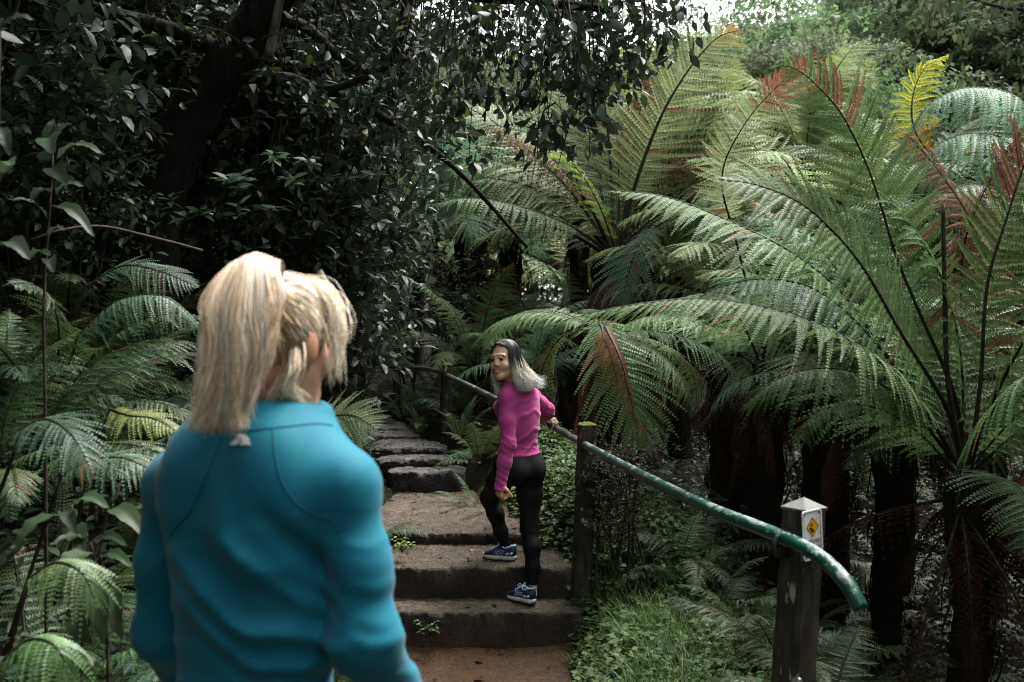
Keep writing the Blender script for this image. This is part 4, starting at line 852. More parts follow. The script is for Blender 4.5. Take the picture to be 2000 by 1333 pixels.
broad_plant((gp(10,2.7),2.7),[lf(10,340,2.7,25,325,2.6,.03,1.1),lf(5,480,2.7,60,510,2.6,.03,.6),lf(-10,400,2.7,28,330,2.7,.022,1.2),lf(0,250,2.7,20,305,2.65,.02,.6),lf(0,60,2.7,70,40,2.7,.035,.5)],
  'dim sapling with leaves reaching in at the left edge',[[ [gp(-10,2.7),2.7,gz(gp(-10,2.7),2.7)],at(-10,800,2.7),at(-5,400,2.7),at(0,50,2.7)]],cat='sapling',name='leafy_sapling')
# fallen bare cane
P=spline(PX([(60,470,3.9),(120,450,3.95),(200,443,4.1),(300,465,4.3),(395,490,4.5)]),30); b=P[0].copy(); g=G(); g.add(*tube_arr(P-b,np.linspace(.005,.008,30),6,True,.1,rng),(.1,.05,.03)); tag(g.obj('bare_cane',bark_mat('red_cane',(.02,.010,.007),(.06,.03,.02),None,30,.7,.3,.3),loc=tuple(b)),'thin reddish bare cane slanting across the dark left bank','branch')

SH=[(640,6.7,1.2,0,'glossy shrub right above the middle steps',.15),(610,6.9,1.3,1,'glossy shrub behind the blonde head',.2),(480,6.8,1.25,0,'glossy shrub with paler leaf tufts left of the blonde head',.25),(665,8.9,1.25,2,'glossy shrub beside the bright gap in the forest',.1),
 (560,7.8,1.45,2,'tall glossy shrub in the middle of the dark bank',.3),(430,7.4,1.3,1,'glossy shrub right of the leaning trunk',.3),(600,8.9,1.5,0,'tall glossy shrub behind the middle steps',.4),(560,9.9,1.6,1,'dim shrub deep behind the middle steps',.5),(480,9.5,1.6,2,'dim shrub deep behind the leaning trunk',.5),
 (180,6.6,1.5,3,'dim shrub left of the leaning trunk',.2),(50,6.0,1.5,2,'dim shrub at the left edge of the bank',.2),(-60,4.6,1.4,0,'dark shrub half outside the left edge',.2),(300,9.0,1.7,3,'dim shrub far behind the leaning trunk',.4),(820,10.8,1.3,3,'dark shrub behind the small far rail post',.2)]
for k,(px,Y,s,kk,lb,up) in enumerate(SH):
    x=gp(px,Y); shrub((x,Y,gz(x,Y)-.45+up),s,k*1.7,lb,kk)
for k,(px,Y,s_,kk,lb,up) in enumerate([(120,5.2,.9,3,'small dim bush in the dark gap under the leaning trunk',.3),(20,4.9,.9,1,'small dim bush at the left edge above the ferns',.4),(330,6.4,1.0,2,'small dim bush just right of the leaning trunk foot',.3),(160,6.9,1.2,1,'dim bush behind the tall slim sapling',.6)]):
    x=gp(px,Y); shrub((x,Y,gz(x,Y)-.1+up*.3),s_,k*2.3,lb,kk,group='small dim bushes of the left bank')
# upper layer of the same bushes: taller, standing behind
for k,(px,Y,s,kk,sz) in enumerate([(690,7.7,1.35,0,1.75),(640,7.4,1.4,2,1.8),(520,10.4,1.6,0,2.1),(390,10.6,1.6,2,2.1),(780,12.0,1.5,1,2.2),(200,9.6,1.6,2,2.1),(90,7.0,1.7,0,2.1)]):
    x=gp(px,Y); shrub((x,Y,gz(x,Y)-.05),s,k*2.1+1,['tall leafy bush rising above the shrubs by the bright gap','tall leafy bush above the blonde head','tall leafy bush under the forked branches','tall leafy bush touching the leaning trunk','tall leafy bush at the edge of the bright gap','tall dim bush left of the leaning trunk','tall dim bush at the upper left'][k],kk,'tall leafy bushes',sz)
# low plants along the trail edges and behind the steps
LP=[(790,9.9,.5,'dark low fern beside the top step'),(830,10.4,.55,'low fern under the small far rail post'),(900,8.6,.45,'dark low fern at the foot of the far dark post'),(935,8.2,.5,'glossy low fern right of the far dark post'),(925,7.6,.4,'low fern at the right edge of the wet steps'),(905,9.3,.6,'light fern behind the far dark post'),(820,9.2,.4,'small fern at the right end of the narrow steps'),(770,11.2,.7,'upright fern deep behind the top step'),(860,11.5,.7,'upright fern glimpsed between the far posts'),(700,10.2,.6,'dark fern left of the top step'),(960,7.4,.45,'low fern beside the arm of the person in pink'),(735,8.7,.4,'small fern at the left end of the wet steps')]
for k,(px,Y,L,lb) in enumerate(LP): small_fern(gp(px,Y),Y,11,L,lb,fam=SF if k%2==0 else GF,group='low ferns along the upper steps',seed=70+k)
RF=[(1390,5.6,.55,'feathery fern on the grassy bank under the handrail'),(1470,5.3,.6,'dark fern on the grassy bank left of the sign post'),(1330,6.0,.5,'small fern with a pale frond on the bank top'),(1500,5.0,.45,'dim fern behind the sign post'),(1700,4.2,.5,'dim fern below the bent end of the handrail'),(1780,4.4,.55,'dim fern in the deep shade right of the rail end'),(1640,4.8,.5,'dim fern in the shade right of the sign post'),(1400,7.4,.7,'shaded fern among the brown trunks'),(1530,6.4,.7,'shaded fern under the long near frond'),(1850,5.6,.6,'dark fern at the foot of the biggest near fern'),(1250,7.0,.6,'shaded fern behind the wiry bush'),(1950,4.6,.6,'dark fern in the lower right corner')]
for k,(px,Y,L,lb) in enumerate(RF): small_fern(gp(px,Y),Y,10,L,lb,fam=GF,group='ferns of the right bank',seed=90+k)
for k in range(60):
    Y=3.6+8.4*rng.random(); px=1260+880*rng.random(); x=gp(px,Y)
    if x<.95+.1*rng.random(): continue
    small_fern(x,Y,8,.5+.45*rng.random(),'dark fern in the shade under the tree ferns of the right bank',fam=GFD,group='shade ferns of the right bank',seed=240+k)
# wiry small-leaved bush at the mid post
gl,gs=shrub_arrays(77,(.25,.22,.42),.66,300,20,.016,.010,np.array([.06,.085,.045]),shell=.1,stems=7,leafspan=.22)
x,y=gp(1200,5.95),5.95; root=empty('wiry_bush',(x,y,gz(x,y)-.02)); tag(root,'wiry bush with tiny leaves growing against the mossy post','shrub')
gl.obj('foliage',MAT_BROAD,root); gs.obj('stem',MAT_TWIG,root)

# ------------------------------------------------------------------ trees of the left: leaning trunk, branches, hanging sprays
def limb(g,pts,r0,r1,n=26,k=10,jit=.12): g.add(*tube_arr(spline(PX(pts),n)-off_,np.linspace(r0,r1,n),k,True,jit,rng))
x0,y0=gp(285,6.1),6.1; off_=np.array([x0,y0,gz(x0,y0)-.1])
lt=empty('leaning_tree',tuple(off_)); tag(lt,'dark leaning forest tree with forked branches over the shrubs','tree')
g=G(); P=np.vstack([[off_],PX([(300,470,6.1),(325,330,6.05),(390,200,6.0),(455,110,5.9),(520,20,5.8),(590,-140,5.6),(660,-320,5.4)])])
g.add(*tube_arr(spline(P,44)-off_,np.linspace(.175,.10,44),14,True,.16,rng)); g.obj('trunk',MAT_BARKD,lt)
for pts,r0,r1 in [([(430,160,5.95),(500,150,5.9),(570,155,5.85),(640,175,5.8),(720,150,5.8)],.045,.018),([(505,40,5.8),(590,50,5.8),(660,110,5.8),(720,140,5.8),(800,115,5.8)],.042,.014),([(585,-120,5.6),(700,-60,5.8),(860,-20,5.8),(1020,0,5.8),(1200,20,5.7)],.07,.02),([(590,-140,5.6),(720,-160,5.6),(900,-120,5.5),(1080,-80,5.6),(1290,-30,5.3)],.06,.02),([(640,175,5.8),(740,225,6.2),(840,290,6.7),(920,360,7.2),(1030,484,7.4)],.03,.013),([(800,-30,5.8),(785,60,5.8),(760,140,5.8)],.035,.02),([(455,110,5.9),(340,60,5.8),(200,20,5.7),(60,-30,5.6)],.06,.02),([(520,20,5.8),(480,-150,5.5),(400,-300,5.2)],.07,.03)]:
    g=G(); limb(g,pts,r0,r1); g.obj('branch',MAT_BARKD,lt)
# pale split bark on the trunk's upper side
g=G(); limb(g,[(524,110,5.64),(533,70,5.62),(548,0,5.55),(565,-60,5.5)],.027,.022,14,7); g.obj('bare_wood',bark_mat('bare_wood',(.08,.06,.045),(.20,.16,.12),None,20,.8,.12,.4),lt)
# leafy sprays hanging from the branches over the bright gap
def sprays(specs,L,W,colr,seed,per=18,vine=True,hang=.75):
    rg=np.random.default_rng(seed); gl=G(); gs=G(); PP=[];DD=[];NN=[];LL=[]
    for (px,py,Y,py2,dx) in specs:
        a=at(px,py,Y); b=at(px+dx,py2,Y+rg.normal()*.12); mid=(a+b)/2+rg.standard_normal(3)*.09; P=spline([a,mid,b],20)
        gs.add(*tube_arr(P-off_,np.linspace(.006,.0018,20),5,False))
        ln=np.linalg.norm(b-a); nl=int(per*ln/.5)
        for q in range(nl):
            u=.08+.92*rg.random()**.8; p=np.array([np.interp(u*19,np.arange(20),P[:,j]) for j in range(3)])
            sd=norm(np.array([rg.normal(),rg.normal(),0])); e=p+sd*(.03+.09*rg.random())-[0,0,.03*rg.random()]
            gs.add(*tube_arr(np.array([p,(p+e)/2+[0,0,.01],e])-off_,[.002,.0016,.001],3,False))
            for w in range(2): PP.append(e+.012*rg.standard_normal(3)-off_); DD.append(norm(sd*(.6)+.45*rg.standard_normal(3)-[0,0,hang])); NN.append(norm(rg.standard_normal(3)+[0,-.2,.6])); LL.append(L*(.6+.6*rg.random()))
    PP,DD,NN,LL=map(np.array,(PP,DD,NN,LL)); leaves(gl,PP,DD,NN,LL,LL*W/L,rndcol(rg,len(PP),colr,.35,LIME*.7,.05),0,.15); return gl,gs
rg=np.random.default_rng(5); specs=[]
for k in range(44):
    px=880+390*rg.random()**.9; lim=np.interp(px,[880,960,1040,1120,1180,1240,1290],[330,300,250,290,240,160,110])
    specs.append((px,-60+40*rg.normal(),5.4+.9*rg.random(),lim*(.35+.75*rg.random()),rg.normal()*25))
specs+=[(1010,-40,5.8,215,10),(1085,0,5.7,300,-5),(1120,100,5.7,330,30),(1100,150,5.7,340,-15),(1085,200,5.7,285,-10),(1250,-40,5.5,150,10),(1290,-60,5.4,70,15),(1330,-90,5.3,30,10)]
gl,gs=sprays(specs,.085,.045,DARKLEAF*.9,8,12); gl.obj('hanging_foliage',MAT_GLOSS,lt); gs.obj('twig',MAT_TWIG,lt)
specs=[(300+620*rg.random(),-80+60*rg.normal(),5.3+2.2*rg.random(),40+300*rg.random(),rg.normal()*60) for k in range(96)]
specs=[(a,b,(c+1.3 if (220<a<640 and c<6.3 and k%4) else c),d,e) for k,(a,b,c,d,e) in enumerate(specs)]
gl,gs=sprays(specs,.075,.036,DARKLEAF,9,14,hang=.4); gl.obj('foliage',MAT_GLOSS,lt); gs.obj('twig',MAT_TWIG,lt)
# its own crown, unseen above the picture, spread to shade the left bank
rg=np.random.default_rng(17); PP=[];CCs=[]
for k in range(420):
    c=np.array([-5.8+6.9*rg.random(),-1.0+9.5*rg.random()**1.35,5.3+2.8*rg.random()])+rg.standard_normal(3)*.2
    if c[0]>-1.5+.21*c[1] : continue
    n=60; v=norm(rg.standard_normal((n,3))); PP.append(c+v*.5*rg.random((n,1))**.5*[1,1,.6])
PP=np.concatenate(PP); n=len(PP); gl=G(); leaves(gl,PP-off_,norm(rg.standard_normal((n,3))-[0,0,.3]),norm(.5*rg.standard_normal((n,3))+[0,0,1]),.14*(.7+.6*rg.random(n)),.075,rndcol(rg,n,DARKLEAF*1.2,.3)); gl.obj('crown',MAT_GLOSS,lt)
# leaf tufts before the shrubs, coloured paler to stand for lit leaves
def tuft(px,py,Y,n,L,label,seed):
    c=at(px,py,Y); rg=np.random.default_rng(seed); zb=gz(c[0],c[1]); root=empty('leafy_shoot',(c[0],c[1],zb)); tag(root,label,'shoot','shoots coloured pale as if lit among the dark shrubs')
    gs=G(); top=c-np.array([c[0],c[1],zb]); bx=-.5-.35*(px>600); gb=gz(c[0]+bx,c[1]+.5)-zb; P=spline([[bx,.5,gb],[bx*.8,.45,gb*.5+top[2]*.45],top],16); gs.add(*tube_arr(P,np.linspace(.008,.003,16),5)); PP=[];DD=[]
    for k in range(4):
        e=top+np.array([rg.normal()*.11,rg.normal()*.06,.05*rg.normal()]); gs.add(*tube_arr(spline([P[11],(P[12]+e)/2+[0,0,.02],e],7),np.linspace(.004,.002,7),4,False))
        for q in range(n//4):
            a=q*1.1+rg.random(); PP.append(e-[0,0,.012*q*.5]); DD.append([math.cos(a),.7*math.sin(a)-.25,.25+.3*rg.normal()])
    gs.obj('stem',MAT_TWIG,root); gl=G(); n_=len(PP); leaves(gl,np.array(PP),np.array(DD),norm(np.array([0,-.3,1])+.35*rg.standard_normal((n_,3))),L*(.7+.5*rg.random(n_)),L*.42,rndcol(rg,n_,np.array([.085,.14,.08]),.25)); gl.obj('foliage',MAT_GLOSS,root)
tuft(455,345,5.9,32,.10,'pale leaf tuft high on the shrub left of the blonde head',1); tuft(385,405,5.8,30,.10,'pale leaf tuft beside the leaning trunk',2); tuft(540,325,6.0,32,.10,'pale leaf tuft above the blonde head',3); tuft(690,190,6.2,30,.10,'pale leaf tuft under the forked branch',4); tuft(770,165,6.2,30,.10,'pale leaf tuft near the hanging branch',5); tuft(680,360,6.2,30,.10,'pale leaf tuft right of the blonde ponytail top',6); tuft(520,400,5.8,26,.09,'pale leaf tuft just above the ponytail',7); tuft(840,310,6.6,28,.1,'pale leaf tuft at the bright gap edge',8)

# ------------------------------------------------------------------ forest behind
FL=[(-4.4,11.5,.75,0),(-5.2,10.0,.8,1),(-6.8,7.6,.8,0),(-4.5,13.5,.9,1),(-8.5,11,1,0),(-4.6,14.5,.8,1),(-6.5,15.5,1,0),(-10.5,8,1,1),(-5.2,5.2,.75,0),(-7.6,3.2,.85,1),(-6.8,17.5,1,0),(-9,17,1.1,1),(-12,14,1.1,0),(-6,21,1.1,0),(-7.5,19,.85,1)]
LBL=['dim understorey tree behind the top steps','dim understorey tree behind the leaning trunk','dark understorey tree at the upper left','dim understorey tree, behind the shrubs or added out of view for shade']
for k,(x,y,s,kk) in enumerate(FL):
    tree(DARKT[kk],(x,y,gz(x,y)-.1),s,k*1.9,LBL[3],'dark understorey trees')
# unseen trees added behind the camera and at the right to block skylight
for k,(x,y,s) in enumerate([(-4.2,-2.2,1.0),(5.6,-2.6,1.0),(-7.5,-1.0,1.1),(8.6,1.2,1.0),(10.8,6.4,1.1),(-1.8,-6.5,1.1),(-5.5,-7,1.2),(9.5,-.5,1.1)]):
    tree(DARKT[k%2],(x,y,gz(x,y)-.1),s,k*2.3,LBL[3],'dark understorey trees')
r4=np.random.default_rng(12)
for k in range(60):
    Y=30+34*r4.random(); px=350+1250*r4.random(); x=gp(px,Y); kk=r4.integers(4)
    el=np.interp(px,[350,800,950,1050,1300,1400,1600],[.34,.34,.30,.28,.32,.315,.36])*(.82+.2*r4.random())
    hgt=el*Y+1.7-gz(x,Y); s=max(.3,hgt/[14,12,16,10][kk])
    tree(TREES[kk],(x,Y,gz(x,Y)-.2),min(s,1.6),r4.random()*6.28,'leafy forest tree in the pale distance behind the tree ferns','forest trees behind the gully')
for k in range(110):
    Y=42+75*r4.random(); px=1640+600*r4.random()**.8; x=gp(px,Y); kk=r4.integers(4)
    tree(TREES[kk],(x,Y,gz(x,Y)-.3),.75+.5*r4.random(),r4.random()*6.28,'rounded green tree on the wooded hillside','trees on the wooded hillside')
for px,Y,s in ((1112,34,.85),(1010,40,.8)): 
    x=gp(px,Y); tree(GUM,(x,Y,gz(x,Y)-.2),s,px,'pale trunked gum tree glimpsed through the hanging leaves' if px>1100 else 'slim pale gum tree far behind the hanging leaves','gum trees',name='gum_tree')
# a close dark tree at the top right
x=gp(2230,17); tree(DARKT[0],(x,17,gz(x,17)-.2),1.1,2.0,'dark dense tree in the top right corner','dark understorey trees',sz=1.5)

# ------------------------------------------------------------------ ground cover, grass, litter (nobody could count these)
rg=np.random.default_rng(3)
def scatter(n,x0,x1,y0,y1,keep):
    x=x0+(x1-x0)*rg.random(n); y=y0+(y1-y0)*rg.random(n); xc,hw,_=path_info(y); d=x-xc; k=keep(d,hw,x,y); return x[k],y[k],(d-hw)[k]
x,y,e=scatter(12000,0,2.6,3.2,9.5,lambda d,hw,x,y:(d-hw>.05)&(d-hw<1.9)&(rg.random(len(d))<np.clip(1.4-(d-hw)/1.8,0,1))&(fbm2(x,y,1.6,9)>-.55))
z=ground_z(x,y); g=G(); hh=.03+.13*rg.random(len(x))*np.clip(e*2.2+.25,.25,1)
PP=[];DD=[];NN=[];LL=[];CC=[]
for q in range(6):
    a=q*2.4+rg.random(len(x))*6.28; lev=q//3; P_=np.stack([x+.012*np.cos(a),y+.012*np.sin(a),z+hh*(1-.4*lev)],1); PP.append(P_)
    DD.append(np.stack([np.cos(a),np.sin(a),.25*rg.standard_normal(len(x))],1)); NN.append(np.stack([.3*rg.standard_normal(len(x)),.3*rg.standard_normal(len(x))-.15,np.ones(len(x))],1)); LL.append(.024+.028*rg.random(len(x))); CC.append(rndcol(rg,len(x),np.array([.08,.14,.045]),.35,LIME*.8,.06))
PP,DD,NN,LL,CC=map(np.concatenate,(PP,DD,NN,LL,CC)); leaves(g,PP,DD,norm(NN),LL,LL*.68,CC)
B=np.stack([x,y,z],1); T_=B+np.c_[.01*rg.standard_normal((len(x),2)),hh]; sd=np.tile([.0012,0,0],(len(x),1)); Vs=np.stack([B-sd,B+sd,T_+sd*.6,T_-sd*.6],1).reshape(-1,3); g.add(Vs,[np.arange(len(x))[:,None]*4+np.arange(4)],np.array([.05,.07,.03]))
tag(g.obj('ground_cover',MAT_BROAD),'low leafy ground cover over the bank right of the trail','ground cover',kind='stuff')
def blades(x,y,z,h,w,col,seed,lean=.5):
    rg=np.random.default_rng(seed); n=len(x); a=rg.random(n)*6.28; d=np.stack([np.cos(a),np.sin(a),0*a],1); s=np.stack([-np.sin(a),np.cos(a),0*a],1); ln=lean*(.3+rg.random(n)*1.1)
    V=[];B=np.stack([x,y,z],1); ts=[0,.4,.75,1]
    for t in ts:
        c=B+d*(h*ln*t**2)[:,None]+np.array([0,0,1.])*(h*(t-.35*ln*t**2.4))[:,None]; ww=(w*(1-t**1.5)+.0003)[:,None]; V+= [c-s*ww,c+s*ww]
    V=np.stack(V,1).reshape(-1,3); o=np.arange(n)[:,None]*8; Q=np.concatenate([o+np.array([0,1,3,2]),o+np.array([2,3,5,4]),o+np.array([4,5,7,6])]); return V,[Q],np.repeat(col[:,None],8,1).reshape(-1,3)
x,y,e=scatter(52000,-.2,2.2,3.0,6.6,lambda d,hw,x,y:(d-hw>-.02)&(d-hw<1.5)&(rg.random(len(d))<np.clip(1.2-(d-hw)/.9,0.03,1)*np.clip((6.7-y)/1.3,0,1))&(fbm2(x,y,2.6,4)>-.08+.5*(rg.random(len(x))-.7)))
z=ground_z(x,y)-.01; h=(.05+.30*rg.random(len(x))**1.6)*np.clip(.35+2.0*e,.3,1); gg=G()
c=rndcol(rg,len(x),np.array([.055,.105,.026]),.45,np.array([.11,.16,.045]),.10); gg.add(*blades(x,y,z,h,np.full(len(x),.0030),c,5,.8))
x,y,e=scatter(2500,-1.6,-.7,3.5,9.9,lambda d,hw,x,y:(d+hw<.04)&(d+hw>-.35)&(fbm2(x,y,2.5,6)>.05))
z=ground_z(x,y)-.02; gg.add(*blades(x,y,z,.05+.16*rg.random(len(x)),np.full(len(x),.0024),rndcol(rg,len(x),np.array([.06,.10,.035]),.4,LIME,.05),6,.8))
tag(gg.obj('grass',MAT_BROAD),'long green grass along the edges of the trail','grass',kind='stuff')
# leaf litter: brown leaves and scraps
x=-4+9*rg.random(9000); y=2+10*rg.random(9000); xc,hw,_=path_info(y); on=np.abs(x-xc)<hw+.03; k=(~on); x,y=x[k],y[k]; k=x<1.0+1.2*rg.random(len(x)); x,y=x[k],y[k]; z=ground_z(x,y)+.012; n=len(x); a=rg.random(n)*6.28
gl=G(); LL=.03+.05*rg.random(n); leaves(gl,np.stack([x,y,z],1),np.stack([np.cos(a),np.sin(a),.15*rg.standard_normal(n)],1),norm(.35*rg.standard_normal((n,3))+[0,0,1]),LL,LL*.5,rndcol(rg,n,np.array([.06,.035,.02]),.5,np.array([.16,.09,.05]),.08)); tag(gl.obj('leaf_litter',MAT_DEAD),'fallen brown leaves scattered under the ferns','leaf litter',kind='stuff')
n=520; y=3.4+6.0*rg.random(n); xc,hw,_=path_info(y); x=xc+hw*(rg.random(n)*2-1)*(.6+.4*rg.random(n)); dgr=bpy.context.evaluated_depsgraph_get(); pts=[]
for a,b_ in zip(x,y):
    h=scene.ray_cast(dgr,Vector((a,b_,1.3-.0)),Vector((0,0,-1)))
    if h[0] and h[4].name.split('.')[0] in('path','trail_step') and h[2].z>.6: pts.append(h[1])
pts=np.array([tuple(p) for p in pts]); n=len(pts); a=rg.random(n)*6.28; LL=np.where(rg.random(n)<.35,.03+.035*rg.random(n),.008+.012*rg.random(n)); gl=G(); leaves(gl,pts+[0,0,.004],np.stack([np.cos(a),np.sin(a),.1*rg.standard_normal(n)],1),norm(.25*rg.standard_normal((n,3))+[0,0,1]),LL,LL*.55,rndcol(rg,n,np.array([.035,.022,.014]),.6,np.array([.20,.13,.07]),.12)); tag(gl.obj('trail_litter',MAT_DEAD),'scraps of leaf and bark lying on the trail and steps','leaf litter',kind='stuff')
# low dark filler undergrowth on both banks
x=-7+6.2*rg.random(16000); y=2+10*rg.random(16000); xc,hw,_=path_info(y); k=(x-xc<-hw-.12); x,y=x[k],y[k]; xr=1.2+7.5*rg.random(9000); yr=3.0+11*rg.random(9000); x=np.r_[x,xr]; y=np.r_[y,yr]; z=ground_z(x,y); n=len(x); gl=G(); PP=[];DD=[]
for q in range(4):
    a=rg.random(n)*6.28; PP.append(np.stack([x,y,z+.04+.22*rg.random(n)],1)); DD.append(np.stack([np.cos(a),np.sin(a),.3*rg.standard_normal(n)],1))
PP=np.concatenate(PP); DD=np.concatenate(DD); n=len(PP); LL=.035+.04*rg.random(n); leaves(gl,PP,DD,norm(.4*rg.standard_normal((n,3))+[0,-.2,1]),LL,LL*.5,rndcol(rg,n,DARKLEAF*.75,.4,MIDLEAF*.7,.06)); tag(gl.obj('undergrowth',MAT_BROAD),'low dark leafy undergrowth covering the forest floor','undergrowth',kind='stuff')
# tiny plants on the steps
def sprig(px,py,Y,n,L,label,col,seed):
    c=at(px,py,Y); rg=np.random.default_rng(seed); root=empty('small_weed',tuple(c)); tag(root,label,'weed','weeds on the steps'); gl=G(); gs=G(); PP=[];DD=[]
    for k in range(n):
        a=rg.random()*6.28; e=np.array([math.cos(a)*.08*rg.random(),math.sin(a)*.04*rg.random()-.02,.02+.07*rg.random()]); gs.add(*tube_arr(spline([[0,0.01,-.02],e*.6+[0,0,.01],e],5),.0012,3,False),(.06,.08,.03))
        for q in range(4): b_=q*1.6+rg.random(); PP.append(e-[0,0,.006*q]); DD.append([math.cos(b_),math.sin(b_),.2])
    m_=len(PP); leaves(gl,np.array(PP),np.array(DD),norm(np.array([0,-.3,1])+.3*rg.standard_normal((m_,3))),L*(.7+.6*rg.random(m_)),L*.6,rndcol(rg,m_,col,.3)); gl.obj('foliage',MAT_BROAD,root); gs.obj('stem',MAT_TWIG,root)
sprig(838,1240,5.78,9,.028,'little green weed in the riser of the lowest step',np.array([.08,.15,.04]),1)
sprig(785,1075,6.25,22,.026,'bright green weed at the left edge of the step under the front shoe',np.array([.15,.24,.06]),2)

# ------------------------------------------------------------------ people: one smooth surface grown from a field of tapered limbs
class Field:
    def __init__(s): s.p=[]
    def cone(s,a,b,ra,rb,k=.02): s.p.append(('c',np.array(a,float),np.array(b,float),ra,rb,k)); return s
    def ell(s,c,r,k=.03,M=None): s.p.append(('e',np.array(c,float),np.array(r,float),(np.eye(3) if M is None else np.array(M,float)),None,k)); return s
    def cut(s,a,b,ra,rb,k=.006): s.p.append(('x',np.array(a,float),np.array(b,float),ra,rb,k)); return s
    def path(s,P,r,k=.02):
        for i in range(len(P)-1): s.cone(P[i],P[i+1],r[i],r[i+1],k)
        return s
    def bounds(s,pad):
        lo=np.full(3,1e9); hi=-lo
        for t,a,b,c,d,k in s.p:
            if t=='e': e=np.abs(c.T@np.diag(b)).max(1)*1.0; e=np.full(3,b.max()); lo=np.minimum(lo,a-e); hi=np.maximum(hi,a+e)
            elif t=='c': lo=np.minimum(lo,np.minimum(a-c,b-d)); hi=np.maximum(hi,np.maximum(a+c,b+d))
        return lo-pad,hi+pad
    def eval(s,xs,ys,zs,off=0.0):
        Fd=np.full((len(xs),len(ys),len(zs)),.15,np.float32)
        for t,a,b,c,d,k in s.p:
            if t=='e': rad=b.max(); lo,hi=a-rad,a+rad
            else: lo,hi=np.minimum(a-c,b-d),np.maximum(a+c,b+d)
            m=.05+k+abs(off)
            sl=[slice(max(0,np.searchsorted(ax,l-m)-1),np.searchsorted(ax,h+m)+1) for ax,l,h in zip((xs,ys,zs),lo,hi)]
            X=xs[sl[0]][:,None,None];Y=ys[sl[1]][None,:,None];Z=zs[sl[2]][None,None]
            if X.size==0 or Y.size==0 or Z.size==0: continue
            if t=='e':
                px,py,pz=X-a[0],Y-a[1],Z-a[2]
                q=[(px*c[i,0]+py*c[i,1]+pz*c[i,2])/b[i] for i in range(3)]
                k0=np.sqrt(q[0]**2+q[1]**2+q[2]**2); k1=np.sqrt((q[0]/b[0])**2+(q[1]/b[1])**2+(q[2]/b[2])**2)
                D=k0*(k0-1)/np.maximum(k1,1e-6)
            else:
                ba=b-a; L2=max((ba**2).sum(),1e-9); h=np.clip(((X-a[0])*ba[0]+(Y-a[1])*ba[1]+(Z-a[2])*ba[2])/L2,0,1)
                D=np.sqrt((X-a[0]-ba[0]*h)**2+(Y-a[1]-ba[1]*h)**2+(Z-a[2]-ba[2]*h)**2)-(c+(d-c)*h)
            A=Fd[sl[0],sl[1],sl[2]]
            if t=='x':
                h=np.maximum(k-np.abs(A+D),0)/k; A=np.maximum(A,-D)+h*h*k*.25
            else:
                D=D-off; h=np.maximum(k-np.abs(A-D),0)/k; A=np.minimum(A,D)-h*h*k*.25
            Fd[sl[0],sl[1],sl[2]]=A
        return Fd
def surface_nets(Fd,xs,ys,zs):
    S=Fd<0; n=np.array(Fd.shape)-1
    cnt=np.zeros(n,np.uint8)
    for i in(0,1):
        for j in(0,1):
            for k in(0,1): cnt+=S[i:n[0]+i,j:n[1]+j,k:n[2]+k]
    act=(cnt>0)&(cnt<8); I,J,K=np.nonzero(act); idx=np.full(n,-1,np.int64); idx[act]=np.arange(len(I))
    cor=[(i,j,k) for i in(0,1) for j in(0,1) for k in(0,1)]
    fv={c:Fd[I+c[0],J+c[1],K+c[2]].astype(float) for c in cor}
    pv={c:np.stack([xs[I+c[0]],ys[J+c[1]],zs[K+c[2]]],1) for c in cor}
    acc=np.zeros((len(I),3)); num=np.zeros(len(I))
    for a in cor:
        for ax in range(3):
            if a[ax]==0:
                b=list(a); b[ax]=1; b=tuple(b); fa,fb=fv[a],fv[b]; m=(fa<0)!=(fb<0); t=np.where(m,fa/np.where(m,fa-fb,1),0)
                acc+=np.where(m[:,None],pv[a]+(pv[b]-pv[a])*t[:,None],0); num+=m
    V=acc/np.maximum(num,1)[:,None]; Q=[]
    for ax in range(3):
        o=[1,1,1]; sl0=[slice(1,-1)]*3; sl0[ax]=slice(0,-1); sl1=[slice(1,-1)]*3; sl1[ax]=slice(1,None)
        A,B=S[tuple(sl0)],S[tuple(sl1)]; ch=A!=B; P=np.argwhere(ch); 
        if len(P)==0: continue
        u,v=[(1,2),(2,0),(0,1)][ax]; base=P.copy(); base[:,u]+=1; base[:,v]+=1
        def g_(du,dv): q=base.copy(); q[:,u]-=du; q[:,v]-=dv; return idx[q[:,0],q[:,1],q[:,2]]
        q=np.stack([g_(1,1),g_(0,1),g_(0,0),g_(1,0)],1); fl=A[ch]; q[~fl]=q[~fl][:,::-1]; Q.append(q)
    return V,np.concatenate(Q)
def smooth_mesh(V,Q,it=2,lam=.5):
    for _ in range(it):
        a=np.zeros_like(V); c=np.zeros(len(V))
        for i in range(4):
            np.add.at(a,Q[:,i],V[Q[:,(i+1)%4]]); np.add.at(c,Q[:,i],1); np.add.at(a,Q[:,i],V[Q[:,(i+3)%4]]); np.add.at(c,Q[:,i],1)
        V=V+lam*(a/np.maximum(c,1)[:,None]-V)
    return V
def grow(fl,res,off=0.0,mod=None,lo=None,hi=None,it=2):
    l,h=fl.bounds(.03+abs(off)); 
    if lo is not None: l=np.maximum(l,lo)
    if hi is not None: h=np.minimum(h,hi)
    xs,ys,zs=[np.arange(l[i],h[i]+res,res) for i in range(3)]
    Fd=fl.eval(xs,ys,zs,off)
    if mod is not None: Fd=mod(Fd,xs[:,None,None],ys[None,:,None],zs[None,None,:])
    Fd[0]=Fd[-1]=.1; Fd[:,0]=Fd[:,-1]=.1; Fd[:,:,0]=Fd[:,:,-1]=.1
    V,Q=surface_nets(Fd,xs,ys,zs); return smooth_mesh(V,Q,it),Q
def smax(a,b,k): h=np.maximum(k-np.abs(a-b),0)/k; return np.maximum(a,b)+h*h*k*.25
def frame(f,u=(0,0,1)):
    f=norm(f); s=norm(np.cross(f,u)); u=np.cross(s,f); return s,f,u      # her right, forward, up
